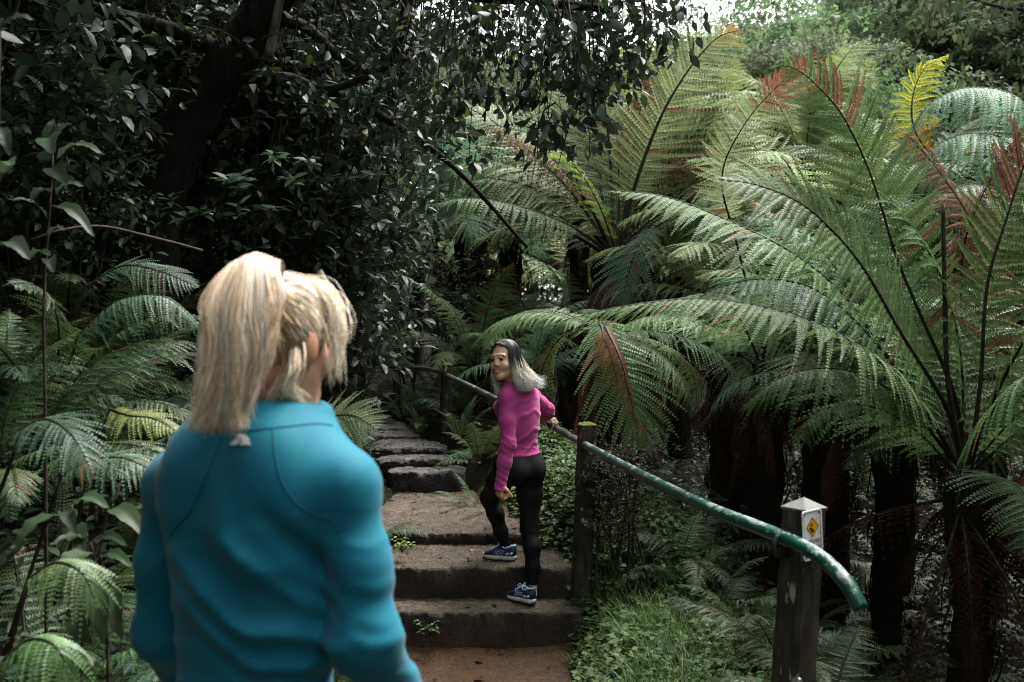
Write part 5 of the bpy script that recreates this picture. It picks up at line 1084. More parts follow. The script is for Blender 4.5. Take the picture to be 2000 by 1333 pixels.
class Loc:
    def __init__(s,c,f,u=(0,0,1),sc=1.0): s.c=np.array(c,float); s.s,s.f,s.u=frame(f,u); s.k=sc
    def __call__(s,x,y,z): return s.c+s.k*(x*s.s+y*s.f+z*s.u)
    def M(s): return np.stack([s.s,s.f,s.u])
    def inv(s,V): return (V-s.c)@s.M().T/s.k
MAT_SKIN=attr_mat('skin',.48,.4,60,.05,.06,.12)
MAT_HAIR=attr_mat('hair',.38,.45)
MAT_EYE=attr_mat('eye',.3,.25)
def head_field(L,neck_to,smile=True,ears=True,neck_r=.05):
    k=L.k; f=Field()
    f.ell(L(0,-.012,.035),np.array([.073,.094,.090])*k,.02*k,L.M())
    f.ell(L(0,.028,-.028),np.array([.054,.061,.080])*k,.03*k,L.M())
    f.cone(L(-.038,.0,-.046),L(-.012,.064,-.090),.020*k,.016*k,.025*k); f.cone(L(.038,.0,-.046),L(.012,.064,-.090),.020*k,.016*k,.025*k)
    f.cone(L(-.004,.071,-.092),L(.004,.071,-.092),.0145*k,.0145*k,.022*k)
    for s in(-1,1):
        f.ell(L(s*.037,.064,-.030),np.array([.024,.020,.022])*k,.026*k,L.M())
        f.cone(L(s*.012,.086,.029),L(s*.045,.072,.028),.008*k,.007*k,.022*k)
        if ears:
            f.ell(L(s*.074,-.012,.000),np.array([.010,.019,.032])*k,.008*k,L.M())
    f.cone(L(0,.086,.020),L(0,.099,-.019),.0068*k,.0098*k,.014*k)
    for s in(-1,1): f.ell(L(s*.0105,.090,-.024),np.array([.0075,.009,.007])*k,.008*k,L.M())
    for s in(-1,1):
        f.cut(L(s*.021,.101,.009),L(s*.043,.090,.010),.0085*k,.008*k,.012*k)
        f.path([L(s*.0165,.0850,.0100),L(s*.030,.0872,.0165),L(s*.046,.0775,.0105)],np.array([.0022,.0030,.0022])*k,.004*k)
    if smile:
        f.path([L(-.027,.082,-.0475),L(-.015,.0905,-.0500),L(0,.0935,-.0505),L(.015,.0905,-.0500),L(.027,.082,-.0475)],np.array([.002,.0032,.0036,.0032,.002])*k,.006*k)
        f.path([L(-.026,.081,-.0500),L(-.014,.0885,-.0670),L(0,.091,-.0715),L(.014,.0885,-.0670),L(.026,.081,-.0500)],np.array([.002,.0038,.0044,.0038,.002])*k,.006*k)
        f.cut(L(-.021,.090,-.0535),L(0,.0975,-.0600),.0042*k,.0085*k,.003*k); f.cut(L(0,.0975,-.0600),L(.021,.090,-.0535),.0085*k,.0042*k,.003*k)
    else:
        f.path([L(-.024,.085,-.058),L(0,.095,-.056),L(.024,.085,-.058)],np.array([.003,.0055,.003])*k,.006*k); f.path([L(-.022,.084,-.062),L(0,.093,-.066),L(.022,.084,-.062)],np.array([.003,.006,.003])*k,.006*k)
    f.cone(L(0,-.022,-.05),neck_to,neck_r*.98,neck_r*1.08,.035*k)
    return f
def face_colour(L,V,base,lip,brow=(.02,.014,.010),smile=True):
    q=L.inv(V); C=np.tile(np.array(base,float),(len(V),1)); x,y,z=np.abs(q[:,0]),q[:,1],q[:,2]; fr=y>.05
    def w(d,a,b): return np.clip((b-d)/(b-a),0,1)[:,None]
    zc=np.interp(x,[0,.027],[-.0500,-.0475]); zl=np.interp(x,[0,.014,.026],[-.0720,-.0675,-.0505])
    m=fr[:,None]*w(np.minimum(np.abs(z-zc),np.abs(z-zl)),.0028,.0050)*(x<.028)[:,None]; C=C*(1-m)+np.array(lip)*m
    zb=np.interp(x,[.012,.03,.05],[.030,.034,.027]); m=fr[:,None]*w(np.abs(z-zb),.0012,.0032)*((x>.012)&(x<.05))[:,None]; C=C*(1-m)+np.array(brow)*m*1.0
    ze=np.interp(x,[.016,.031,.046],[.0085,.0135,.0090]); m=fr[:,None]*w(np.abs(z-ze),.0010,.0034)*((x>.017)&(x<.046))[:,None]; C=C*(1-m)+np.array(brow)*m
    m=fr[:,None]*w(np.hypot(x-.038,z+.03),.005,.03)*.18; C=C*(1-m)+np.array([base[0]*1.05,base[1]*.72,base[2]*.65])*m
    m=fr[:,None]*w(np.hypot(q[:,0],z+.022),.004,.016)*.15; C=C*(1-m)+np.array([base[0],base[1]*.75,base[2]*.7])*m
    return C
def eyes(L,parent,o):
    for s in(-1,1):
        g=G(); c=L(s*.0315,.0752,.0085); n=12; th=np.linspace(0,math.pi,n)[:,None]; ph=np.linspace(0,2*math.pi,16,endpoint=False)[None]
        V=np.stack([np.sin(th)*np.cos(ph),np.cos(th)+0*ph,np.sin(th)*np.sin(ph)],-1).reshape(-1,3)*.0128
        a=np.degrees(th+0*ph).reshape(-1); C=np.where((a<26)[:,None],[.004,.003,.003],np.where((a<50)[:,None],[.035,.018,.010],[.34,.31,.29]))
        i=np.arange(n-1)[:,None]*16; j=np.arange(16)[None]; Q=np.stack([i+j,i+(j+1)%16,i+16+(j+1)%16,i+16+j],-1).reshape(-1,4)
        W=c+L.k*(V[:,:1]*L.s+V[:,1:2]*L.f+V[:,2:]*L.u)-o; g.add(W,[Q],C); g.obj('eye',MAT_EYE,parent)
def teeth(L,parent,o):
    g=G(); x=np.linspace(-.021,.021,25); yy=.0900-10*x**2-.0028*0; top=np.interp(abs(x),[0,.021],[-.0505,-.0490]); bot=np.interp(abs(x),[0,.012,.021],[-.0635,-.0620,-.0530])
    nick=.0006*(np.abs(np.sin(x/.0062*math.pi/1.0))<.25)
    V=[L(a,b-n2,t) for a,b,t,n2 in zip(x,yy,top,nick)]+[L(a,b-n2,t) for a,b,t,n2 in zip(x,yy,bot,nick)]+[L(a,b-.006,t) for a,b,t in zip(x,yy,bot)]+[L(a,b-.006,t) for a,b,t in zip(x,yy,top)]
    j=np.arange(24); Q=np.concatenate([np.stack([j+r*25,j+1+r*25,j+1+(r+1)*25,j+(r+1)*25],1) for r in range(3)]+[np.stack([j+75,j+76,j+1,j],1)]); g.add(np.array(V)-o,[Q],np.array([.74,.71,.64])); g.obj('teeth',MAT_EYE,parent)
def hand_prims(f,w,d,pn,thumb_side,curl=(25,30,20),sc=1.0,spread=5,thumb_in=.3,finger_curl=(1,1,1,1)):
    """w wrist, d towards the fingers, pn palm normal, thumb_side +1/-1 along d x pn"""
    d=norm(d); pn=norm(np.array(pn)-np.dot(pn,d)*d); s=np.cross(d,pn)*thumb_side
    f.cone(w,w+d*.025*sc,.022*sc,.022*sc,.012)
    for o,l in((.026,.086),(.009,.090),(-.009,.086),(-.026,.078)):
        f.cone(w+s*o*.55*sc+d*.012*sc,w+s*o*sc+d*l*sc*.98,.0155*sc,.0115*sc,.010)
    for (o,l0,l,r),fc in zip(((.027,.088,.070,.0088),(.009,.093,.079,.0090),(-.009,.089,.073,.0086),(-.027,.080,.057,.0076)),finger_curl):
        b=w+s*o*sc+d*l0*sc; a=R(spread)*(o/.027); dirv=norm(d*math.cos(a)+s*math.sin(a)); an=0
        for seg,(fr,cu) in enumerate(zip((.45,.31,.24),curl)):
            an+=R(cu)*fc; dv=dirv*math.cos(an)+pn*math.sin(an); e=b+dv*l*fr*sc; f.cone(b,e,r*sc*(1-.1*seg),r*sc*(.92-.1*seg),.0035 if seg else .006); b=e
    b=w+s*.020*sc+d*.022*sc; e1=b+norm(s*.75+d*.6+pn*thumb_in)*.042*sc; e2=e1+norm(s*.25+d*.85+pn*(thumb_in+.35))*.032*sc; e3=e2+norm(d*.85+pn*(thumb_in+.5))*.026*sc
    f.cone(b,e1,.0155*sc,.0115*sc,.012); f.cone(e1,e2,.0105*sc,.0095*sc,.004); f.cone(e2,e3,.0095*sc,.0075*sc,.004)
MAT_SHOE=attr_mat('shoe_mesh',.55,.4,90,.3,.12); MAT_SOLE=attr_mat('shoe_sole',.6,.4,60,.1,.05)
def shoe(parent,o,heel,d,pitch=0.0,length=.245,side=1,u=(0,0,1),col=(.010,.020,.060),acc=(.42,.60,.68)):
    """running shoe: upper, cushioned two-part sole, laces and side stripes"""
    d=norm(d); s=norm(np.cross(d,u)); d=norm(d*math.cos(pitch)-np.array(u)*math.sin(pitch)); up=np.cross(s,d)
    W=lambda x,y,z: np.array(heel)+d*x*length+s*y+up*z-o
    n=26; m=28; t=np.linspace(0,1,n)
    hw=np.interp(t,[0,.06,.2,.42,.62,.8,.93,1],[.020,.030,.034,.031,.041,.043,.030,.010]); off_y=np.interp(t,[0,.5,1],[0,-.002,.006])*side
    top=np.interp(t,[0,.05,.12,.28,.36,.45,.6,.75,.9,1],[.085,.094,.090,.078,.086,.092,.074,.058,.046,.030]); bot=np.interp(t,[0,.06,.3,.6,.85,1],[.028,.024,.022,.020,.020,.026])
    th=np.linspace(0,2*math.pi,m,endpoint=False); V=[];C=[]
    for i in range(n):
        c=(top[i]+bot[i])/2; h=(top[i]-bot[i])/2
        e=2.6 if t[i]>.5 else 2.3
        y=hw[i]*np.sign(np.cos(th))*np.abs(np.cos(th))**(2/e)*(1-.28*np.clip(np.sin(th),0,1)*(1 if t[i]<.6 else .6)); z=c+h*np.sign(np.sin(th))*np.abs(np.sin(th))**(2/e)
        for a,b in zip(y,z):
            V.append(W(t[i]-.02,a+off_y[i],b)); cc=np.array(col)*(1.0+.5*(b>.05)); C.append(cc)
    V=np.array(V); i=np.arange(n-1)[:,None]*m; j=np.arange(m)[None]; Q=np.stack([i+j,i+(j+1)%m,i+m+(j+1)%m,i+m+j],-1).reshape(-1,4)
    g=G(); g.add(V,[Q,np.arange(m)[None,::-1],((n-1)*m+np.arange(m))[None]],np.array(C)); sh=g.obj('shoe',MAT_SHOE,parent)
    # sole: white midsole over dark tread
    for nm,z0,z1,ex,c in(('sole',.006,.027,.0035,(.66,.66,.64)),('tread',-.001,.008,.001,(.05,.05,.055))):
        V=[];k=44; ring=[]
        for q in range(k):
            a=2*math.pi*q/k; tt=.5-.5*math.cos(a)*1.0; sg=1 if math.sin(a)>=0 else -1; ring.append((tt,sg*np.interp(tt,t,hw+ex)*(abs(math.sin(a))**.25)))
        for lev in(z0,(z0+z1)/2,z1):
            for q,(tt,yy) in enumerate(ring):
                kick=.006*max(0,(tt-.8)/.2)**2+.004*max(0,(.08-tt)/.08); gv=.0022*((q//2)%2)*(lev==z0)*1.0
                V.append(W(tt*1.02-.03,yy*(1.03 if lev==(z0+z1)/2 else 1)+float(np.interp(tt,t,off_y)),lev+kick+gv))
        i=np.arange(2)[:,None]*k; j=np.arange(k)[None]; g=G(); g.add(np.array(V),[np.stack([i+j,i+(j+1)%k,i+k+(j+1)%k,i+k+j],-1).reshape(-1,4),np.arange(k)[None,::-1],(2*k+np.arange(k))[None]],np.array(c)); g.obj(nm,MAT_SOLE,sh)
    g=G()
    for q in range(5):
        tt=.42+.075*q; zt=float(np.interp(tt,t,top))+.001; w_=float(np.interp(tt,t,hw))*.45
        g.add(*tube_arr(spline([W(tt-.02,-w_,zt-.010),W(tt-.01,0,zt+.003),W(tt+.0,w_,zt-.010)],7),.0028,5),np.array(acc))
    for sg in(-1,1):
        loop=[W(.41,0,.097),W(.44,sg*.020,.108),W(.47,sg*.032,.098),W(.44,sg*.018,.094),W(.41,0,.096)]; g.add(*tube_arr(spline(loop,12),.0024,5),np.array(acc))
    g.obj('laces',MAT_SOLE,sh)
    g=G()
    def surf(tt,hh,sd):
        w_=float(np.interp(tt,t,hw)); tp=float(np.interp(tt,t,top)); bt=float(np.interp(tt,t,bot)); v=(hh*2-1); e=2.4
        return W(tt-.02,sd*(w_*(max(0,1-abs(v)**e))**(1/e)*(1-.28*max(0,v)*.8)+.0012)+float(np.interp(tt,t,off_y)),(tp+bt)/2+(tp-bt)/2*v)
    for sd in(-1,1):
        for pts in([(.36,.12),(.44,.45),(.52,.80)],[(.46,.10),(.52,.42),(.58,.78)],[(.28,.45),(.42,.38),(.56,.22),(.66,.12)],[(.30,.62),(.44,.55),(.60,.34)]):
            g.add(*tube_arr(spline([surf(a,b,sd) for a,b in pts],10),.0022,5),np.array([.36,.42,.48]))
        for a0,a1 in((.04,.13),(.16,.25)):
            g.add(*tube_arr(spline([surf(a0,.42,sd),surf((a0+a1)/2,.34,sd),surf(a1,.26,sd)],7),np.array([.003,.006,.008,.0085,.008,.006,.003]),6),np.array(acc))
    col_=[W(x_-.02,y_,z_) for x_,y_,z_ in((.02,0,.093),(.06,.022,.094),(.18,.027,.086),(.30,.025,.078),(.40,.012,.090),(.42,0,.094),(.40,-.012,.090),(.30,-.025,.078),(.18,-.027,.086),(.06,-.022,.094),(.02,0,.093))]
    g.add(*tube_arr(spline(col_,30),.0042,6),np.array(acc)*1.2); g.obj('trim',MAT_SOLE,sh)
    return sh
def ribbons(g,Ps,W0,C,taper=.25,seed=0,depth=.35):
    """hair locks: each a slim lens-section strip along its own curve; Ps (n,k,3), C (n,k,3)"""
    n,k,_=Ps.shape; T=norm(np.gradient(Ps,axis=1)); rg=np.random.default_rng(seed)
    ref=norm(rg.standard_normal((n,1,3))*.6+np.zeros((n,k,3))+np.array([0,0,0.])+norm(rg.standard_normal((n,1,3)))); A=norm(np.cross(T,ref)); B=np.cross(T,A)
    w=(np.broadcast_to(W0,(n,))[:,None]*np.interp(np.linspace(0,1,k),[0,.12,.7,1],[.7,1,.85,taper])[None])[...,None]
    V=np.stack([Ps-A*w,Ps+B*w*depth,Ps+A*w,Ps-B*w*depth],2).reshape(-1,3)
    i=(np.arange(n)*k*4)[:,None,None]+(np.arange(k-1)*4)[None,:,None]; j=np.arange(4)[None,None]
    Q=np.stack([i+j,i+(j+1)%4,i+4+(j+1)%4,i+4+j],-1).reshape(-1,4); g.add(V,[Q],np.repeat(C.reshape(-1,1,3),4,1).reshape(-1,3))
def multi_spline(K,k):
    """K (n,m,3) control points -> (n,k,3)"""
    n,m,_=K.shape; Q=np.concatenate([2*K[:,:1]-K[:,1:2],K,2*K[:,-1:]-K[:,-2:-1]],1); t=np.linspace(0,m-1-1e-6,k); i=t.astype(int); u=(t-i)[None,:,None]
    a,b,c,d=Q[:,i],Q[:,i+1],Q[:,i+2],Q[:,i+3]; return .5*((2*b)+(c-a)*u+(2*a-5*b+4*c-d)*u*u+(-a+3*b-3*c+d)*u**3)

# ================================================= the person in pink on the steps
rg=np.random.default_rng(44)
fB=np.array([-.64,.77,0]); o2=np.array([.03,6.05,.20])
hip=at(1013,905,6.0); B2=Loc(hip,fB); M2=B2.M()
chest=at(1014,800,5.98); waist=at(1016,845,5.98); sh_l=at(989,776,5.89); sh_r=at(1040,774,6.10); neck0=at(1005,757,5.97)
elb_l=at(993,868,5.84); wr_l=at(978,946,5.83); elb_r=at(1068,800,6.20); wr_r=at(1071,812,6.47)
hl=hip+B2.M().T@np.array([-.085,0,-.02]); hr=hip+B2.M().T@np.array([.085,-.005,-.02])
kn_l=at(955,972,6.26); an_l=at(986,1066,6.27); kn_r=at(1034,1032,6.03); an_r=at(1041,1140,5.985)
torso=Field()
torso.ell(chest,[.132,.096,.165],.05,M2).ell(waist,[.108,.082,.14],.06,M2).ell(hip+[0,0,.01],[.149,.106,.125],.05,M2)
torso.ell(chest+M2.T@np.array([-.062,.075,.005]),[.052,.05,.055],.03,M2).ell(chest+M2.T@np.array([.062,.075,.005]),[.052,.05,.055],.03,M2)
torso.cone(sh_l,sh_r,.044,.044,.05); torso.cone(neck0+[0,0,-.02],(sh_l+neck0)/2+[0,0,-.005],.048,.045,.04); torso.cone(neck0+[0,0,-.02],(sh_r+neck0)/2+[0,0,-.005],.048,.045,.04)
sh_l=sh_l+np.array([.006,0,-.008]); sh_r=sh_r+np.array([-.004,0,-.006]); armL=[sh_l,(sh_l+elb_l)/2+[-.004,-.004,0],elb_l,elb_l*.55+wr_l*.45+[-.003,-.002,0],wr_l]; armR=[sh_r,(sh_r+elb_r)/2,elb_r,(elb_r+wr_r)/2,wr_r]
arms=Field(); 
for A_ in(armL,armR): arms.path(A_,[.041,.040,.035,.034,.025],.026)
legs=Field()
for h_,k_,a_ in((hl,kn_l,an_l),(hr,kn_r,an_r)):
    bk=np.array([.4,-.9,0])*.022; cf=k_*.68+a_*.32+bk
    legs.path([h_,h_*.55+k_*.45,k_],[.080,.069,.050],.045); legs.path([k_,cf,k_*.3+a_*.7+bk*.5,a_],[.047,.046,.037,.032],.035)
glut=M2.T@np.array([-.062,-.06,-.045]); legs.ell(hip+glut,[.076,.070,.082],.04,M2); glut=M2.T@np.array([.066,-.06,-.045]); legs.ell(hip+glut,[.076,.070,.082],.04,M2)
H2=Loc(at(987,705,5.93),(-.58,-.81,.0),(-.10,.02,1),1.0)
hf=head_field(H2,neck0+[0,0,-.01],True,True,.047)
SK2=(.68,.43,.285)
g=G()
V,Q=grow(hf,.0023,it=1); g.add(V-o2,[Q],face_colour(H2,V,SK2,(.34,.15,.12)))
handf=Field(); 
dl=norm(wr_l-elb_l); handf.cone(wr_l-dl*.05,wr_l,.027,.023,.01); hand_prims(handf,wr_l-dl*.012,dl+np.array([.05,-.02,0]),(.75,.55,0),1,(60,66,40),.90,3,.55)
V,Q=grow(handf,.0026,it=1); g.add(V-o2,[Q],np.array(SK2)*.95)
handr=Field(); dr=norm(wr_r-elb_r); rail_pt=P_rail=None
RP=spline(RAIL,170); jr=np.argmin(np.abs((RP[:,0]/RP[:,1])-((1076-CX)/F))); rp=RP[jr]; rt=norm(RP[jr-3]-RP[jr+3])
wr_r=rp+np.array([-.045,-.02,.062]); armR[-1]=wr_r; 
dh=norm(rt*.75+np.array([.45,.1,-.12])); handr.cone(wr_r-norm(wr_r-elb_r)*.05,wr_r,.026,.023,.01); hand_prims(handr,wr_r,dh,(0.05,-.05,-1),-1,(34,44,34),.98,6,.5)
V,Q=grow(handr,.0026,it=1); g.add(V-o2,[Q],np.array(SK2)*.95)
arms=Field()
for A_ in(armL,armR): arms.path(A_,[.041,.040,.035,.034,.025],.026)
skin=Field(); skin.p=torso.p+arms.p+legs.p; skin.cone(neck0+[0,0,-.03],neck0+[0,0,.03],.046,.046,.03)
for a_ in(an_l,an_r): skin.cone(a_,a_+[0,0,-.06],.031,.034,.02)
V,Q=grow(skin,.007,-.008); g.add(V-o2,[Q],np.array(SK2)*.98)
pink=g.obj('person',MAT_SKIN,None,True,tuple(o2)); tag(pink,'person in a pink top and black leggings climbing the steps, smiling back over the shoulder','person')
eyes(H2,pink,o2); teeth(H2,pink,o2)
# ring on the left hand
rc=wr_l+dl*.10; gq=G(); a_=np.linspace(0,2*math.pi,15)[:-1]; 
# top
def wrinkle(x,y,z,dirv,freq,ph,sharp=2.0):
    t=(x*dirv[0]+y*dirv[1]+z*dirv[2])*freq+ph+1.1*np.sin(x*19+z*7+ph)+.8*np.sin(z*23-y*13+ph*2)+.6*np.sin(x*41+y*37)
    return np.maximum(0,np.sin(t))**sharp
def seg_d(x,y,z,a,b):
    ba=b-a; h=np.clip(((x-a[0])*ba[0]+(y-a[1])*ba[1]+(z-a[2])*ba[2])/(ba**2).sum(),0,1); return np.sqrt((x-a[0]-ba[0]*h)**2+(y-a[1]-ba[1]*h)**2+(z-a[2]-ba[2]*h)**2),h
MAT_PINK=plain_mat('pink_knit_top',(.40,.050,.20),.8,.2,.12,220,0,.25)
MAT_PINK.node_tree.nodes['Principled BSDF'].inputs['Sheen Weight'].default_value=.15
top=Field(); top.p=torso.p+arms.p; top.cone(wr_l,wr_l+[0,0,-.1],.03,.03,.01); top.cone(neck0+[0,0,-.03],neck0+np.array([-.008,-.01,.038]),.052,.054,.03)
armsC=Field(); armsC.p=list(arms.p); armsC.cone(wr_l,wr_l+norm(dl+np.array([.05,-.02,0]))*.07,.026,.034,.01); tT=Field(); tT.p=torso.p+top.p[-1:]; hem=at(1013,889,6.0)[2]
def smin(a,b,k): h=np.maximum(k-np.abs(a-b),0)/k; return np.minimum(a,b)-h*h*k*.25
def top_mod(Fd,x,y,z):
    T=tT.eval(x.ravel(),y.ravel(),z.ravel(),.0075); A=armsC.eval(x.ravel(),y.ravel(),z.ravel(),.0065)
    hemz=hem-.010*np.sin(x*14+1)+.03*((x-hip[0])*fB[0]+(y-hip[1])*fB[1])*-3.0*.3
    T=T-.0052*wrinkle(x,y,z,(-.55,.15,1.0),64,.6)*np.clip((1.41-z)/.08,0,1)*np.clip((z-hemz)/.05+.35,.2,1)
    T=T-.0030*wrinkle(x,y,z,(.25,.1,1.),120,1.3,3)*np.clip(1-np.abs(z-hem-.04)/.07,0,1)
    T=T-.0045*np.clip(1-np.abs(z-hemz-.012)/.014,0,1)
    T=smax(T,(hemz-z).astype(np.float32),.004)
    for (a,b,fr,amp) in((elb_l,wr_l,150,.0045),(sh_l,elb_l,78,.0030),(elb_r,wr_r,120,.003),(sh_r,elb_r,90,.0035)):
        d,h=seg_d(x,y,z,a,b); A=A-amp*wrinkle(x,y,z,(.5,-.1,1),fr,2.2+fr,2)*(d<.065)*np.clip(np.abs(h-.45)*1.6+.15,0,1)
    for wr,el,ex in((wr_l,elb_l,.040),(wr_r,elb_r,.004)):
        dv=norm(wr-el); d_=(x-wr[0])*dv[0]+(y-wr[1])*dv[1]+(z-wr[2])*dv[2]-ex; near=(np.sqrt((x-wr[0])**2+(y-wr[1])**2+(z-wr[2])**2)<.12); A=np.where(near,smax(A,d_,.004),A)
    Fd=smin(T,A,.022)
    # raglan seam across the left shoulder and back
    return smax(Fd,z-(neck0[2]+.030)+.25*(x-neck0[0]),.006).astype(np.float32)
V,Q=grow(top,.0048,.0075,top_mod,it=1); g=G(); g.add(V-o2,[Q]); g.obj('pink_top',MAT_PINK,pink)
MAT_BLACK=plain_mat('black_leggings',(.008,.008,.0095),.7,.16,.2,150,0,.15)
lg=Field(); lg.p=legs.p+[p for p in torso.p if p[0]=='e' and p[1][2]<1.2]
def leg_mod(Fd,x,y,z):
    for k_,am in((kn_l,.003),(kn_r,.0035),(hr+np.array([0,0,-.1]),.002),(an_r+np.array([0,0,.05]),.002)):
        Fd=Fd-am*wrinkle(x,y,z,(.1,.2,1),130,k_[2]*9,2)*np.exp(-((z-k_[2])**2+(x-k_[0])**2+(y-k_[1])**2)/.09**2)
    Fd=smax(Fd,z-(hem+.05),.006)
    for a_ in(an_l,an_r):
        near=(np.hypot(x-a_[0],y-a_[1])<.09)&(z<a_[2]+.1); Fd=np.where(near,smax(Fd,(a_[2]-.004)-z,.004),Fd)
    return Fd.astype(np.float32)
V,Q=grow(lg,.0058,.003,leg_mod,it=2); g=G(); g.add(V-o2,[Q]); g.obj('leggings',MAT_BLACK,pink)
# shoes on the steps
hlp=at(1006,1093,6.225); hlp[2]=.327; shoe(pink,o2,hlp,(-.92,.38,0),0,.222,1)
hrp=at(1042,1183,5.935); hrp[2]=.124; shoe(pink,o2,hrp+np.array([0,0,.006]),(-.62,.78,0),R(1.5),.235,-1)
# hair: dark roots, bleached lengths, blue grey tips
n=3200; k=16; u=rg.random(n); az=R(48)+R(264)*rg.random(n)              # azimuth from the face, round the back
az=np.where(rg.random(n)<.32,np.where(rg.random(n)<.55,R(40)+R(24)*rg.random(n),R(360-50)-R(22)*rg.random(n)),az)
lay=.88+.16*rg.random(n); top_y=-.03+.118*rg.random(n)**.8
sx=np.sin(az); cyy=np.cos(az); sgn=np.sign(sx)
splay=np.clip(-cyy,0,1); side_r=(sx<0)                                     # her left side is image right here
K=np.zeros((n,6,3))
K[:,0]=np.stack([sgn*.004,top_y,.124+.004*rg.random(n)-.9*np.clip(top_y-.02,0,1)**1.35],1)
K[:,1]=np.stack([sx*.050*lay,-.012+cyy*.055*lay+top_y*.42,.108*lay**.3-.35*np.clip(top_y-.02,0,1)],1)
K[:,2]=np.stack([sx*.082*lay,-.014+cyy*.092*lay,.050+.012*rg.random(n)],1)
K[:,3]=np.stack([sx*.089*lay,-.016+cyy*.090*lay,-.035+.015*rg.normal(size=n)],1)
K[:,4]=np.stack([sx*.092*lay,-.03+cyy*.088*lay,-.115+.015*rg.normal(size=n)],1)
K[:,5]=np.stack([sx*.094*lay,-.036+cyy*.092*lay,-.138-.070*rg.random(n)],1)
for q,am in((3,.35),(4,.7),(5,1.0)):
    K[:,q,:2]+=(rg.normal(size=(n,2))*.009)*am
Pw=H2.c+K[...,:1]*H2.s+K[...,1:2]*H2.f+K[...,2:]*H2.u
back=np.clip(((Pw[:,5]-H2.c)@np.array([.85,.2,0]))/.08,-.3,1.4)
for q,am in((3,.10),(4,.45),(5,1.0)): Pw[:,q]+=np.array([.064,.0,.022])*(am*(.7+.6*rg.random(n))*np.clip(back,0,1.4))[:,None]+np.array([.006,-.012,0])*am
# lie on the shoulders instead of sinking into them
Ps=multi_spline(Pw,k); t=np.linspace(0,1,k)[None]; jt=.06*rg.normal(size=(n,1))
blonde=np.array([.76,.71,.60]); dark=np.array([.013,.012,.012]); tips=np.array([.50,.58,.60])
m1=np.clip((t+jt-.56)/.12,0,1)[...,None]; m2=np.clip((t+jt*1.5-.89)/.11,0,1)[...,None]
C=dark*(1+.6*rg.random((n,1,1)))*(1-m1)+blonde*(.75+.45*rg.random((n,1,1)))*m1; tipv=np.where(rg.random((n,1,1))<.22,np.array([.16,.24,.28]),tips); C=C*(1-m2)+tipv*(.8+.4*rg.random((n,1,1)))*m2
cr=m1*(1-m1)*4; C=C*(1-.3*cr)+np.array([.26,.15,.07])*.3*cr
g=G(); ribbons(g,Ps,.0013+.0009*rg.random(n),C,.12,1)
capf=Field(); capf.ell(H2(0,-.022,.040),np.array([.081,.094,.091]),.02,H2.M()); capf.ell(H2(0,-.055,-.03),np.array([.070,.055,.08]),.03,H2.M())
def cap_mod(Fd,x,y,z):
    d=(x-H2.c[0])*H2.f[0]+(y-H2.c[1])*H2.f[1]+(z-H2.c[2])*H2.f[2]; v=(x-H2.c[0])*H2.u[0]+(y-H2.c[1])*H2.u[1]+(z-H2.c[2])*H2.u[2]
    return smax(Fd,d-.066+1.0*(.088-v)*(v<.088),.008).astype(np.float32)
V,Q=grow(capf,.004,0,cap_mod); g.add(V-0,[Q],dark)
for q in range(len(g.V)): g.V[q]=g.V[q]-o2
g.obj('hair',MAT_HAIR,pink)

# ================================================= the blonde person in teal, seen from behind
rg=np.random.default_rng(52)
f1=np.array([.42,.91,0]); o1=np.array([-.45,1.8,.05])
C1=at(505,985,1.80); B1=Loc(C1,f1); M1=B1.M(); rr_=lambda x,y,z: M1.T@np.array([x,y,z],float)
sL=at(342,950,1.88); sR=at(675,955,1.73); nk=at(560,796,1.84); W1=at(498,1200,1.80); HP=at(500,1470,1.80)
eL=at(318,1235,1.93); wL=at(400,1345,2.13); eR=at(718,1250,1.70); wR=at(800,1440,1.86)
t1=Field()
t1.ell(C1+[0,0,.0],[.168,.112,.21],.07,M1).ell(W1,[.146,.104,.18],.08,M1).ell(HP,[.178,.125,.16],.08,M1)
t1.ell(C1+rr_(-.075,-.055,.03),[.075,.06,.11],.05,M1).ell(C1+rr_(.075,-.055,.03),[.075,.06,.11],.05,M1)
t1.ell(C1+rr_(-.075,.095,-.02),[.065,.06,.07],.05,M1).ell(C1+rr_(.075,.095,-.02),[.065,.06,.07],.05,M1)
t1.cone(sL,sR,.044,.044,.05); t1.cone(nk+[0,0,-.05],sL*.84+nk*.16+[0,0,-.008],.056,.044,.06); t1.cone(nk+[0,0,-.05],sR*.84+nk*.16+[0,0,-.008],.056,.044,.06)
a1=Field(); a1.path([sL,(sL+eL)/2+[-.004,0,0],eL,(eL+wL)/2,wL],[.043,.044,.042,.041,.031],.03); a1.path([sR,(sR+eR)/2+[.002,0,0],eR,(eR+wR)/2,wR],[.043,.045,.044,.042,.032],.03)
l1=Field(); kz=.50
lh=HP+rr_(-.09,0,-.03); rh=HP+rr_(.09,0,-.03); lk_=lh+rr_(-.005,.03,-.42); rk_=rh+rr_(.0,.01,-.42); la=np.array([lk_[0],lk_[1]-.03,.16]); ra=np.array([rk_[0]+.01,rk_[1]-.03,.16])
for h_,k_,a_ in((lh,lk_,la),(rh,rk_,ra)):
    bk=-f1*.02; l1.path([h_,h_*.55+k_*.45,k_],[.095,.082,.058],.05); l1.path([k_,k_*.68+a_*.32+bk,k_*.3+a_*.7+bk*.5,a_],[.056,.055,.043,.036],.035)
H1=Loc(at(552,676,1.83),(.45,.89,.0),(0.02,0,1),1.0)
hf=head_field(H1,nk+[0,0,-.03],False,True,.055)
SK1=(.52,.30,.20)
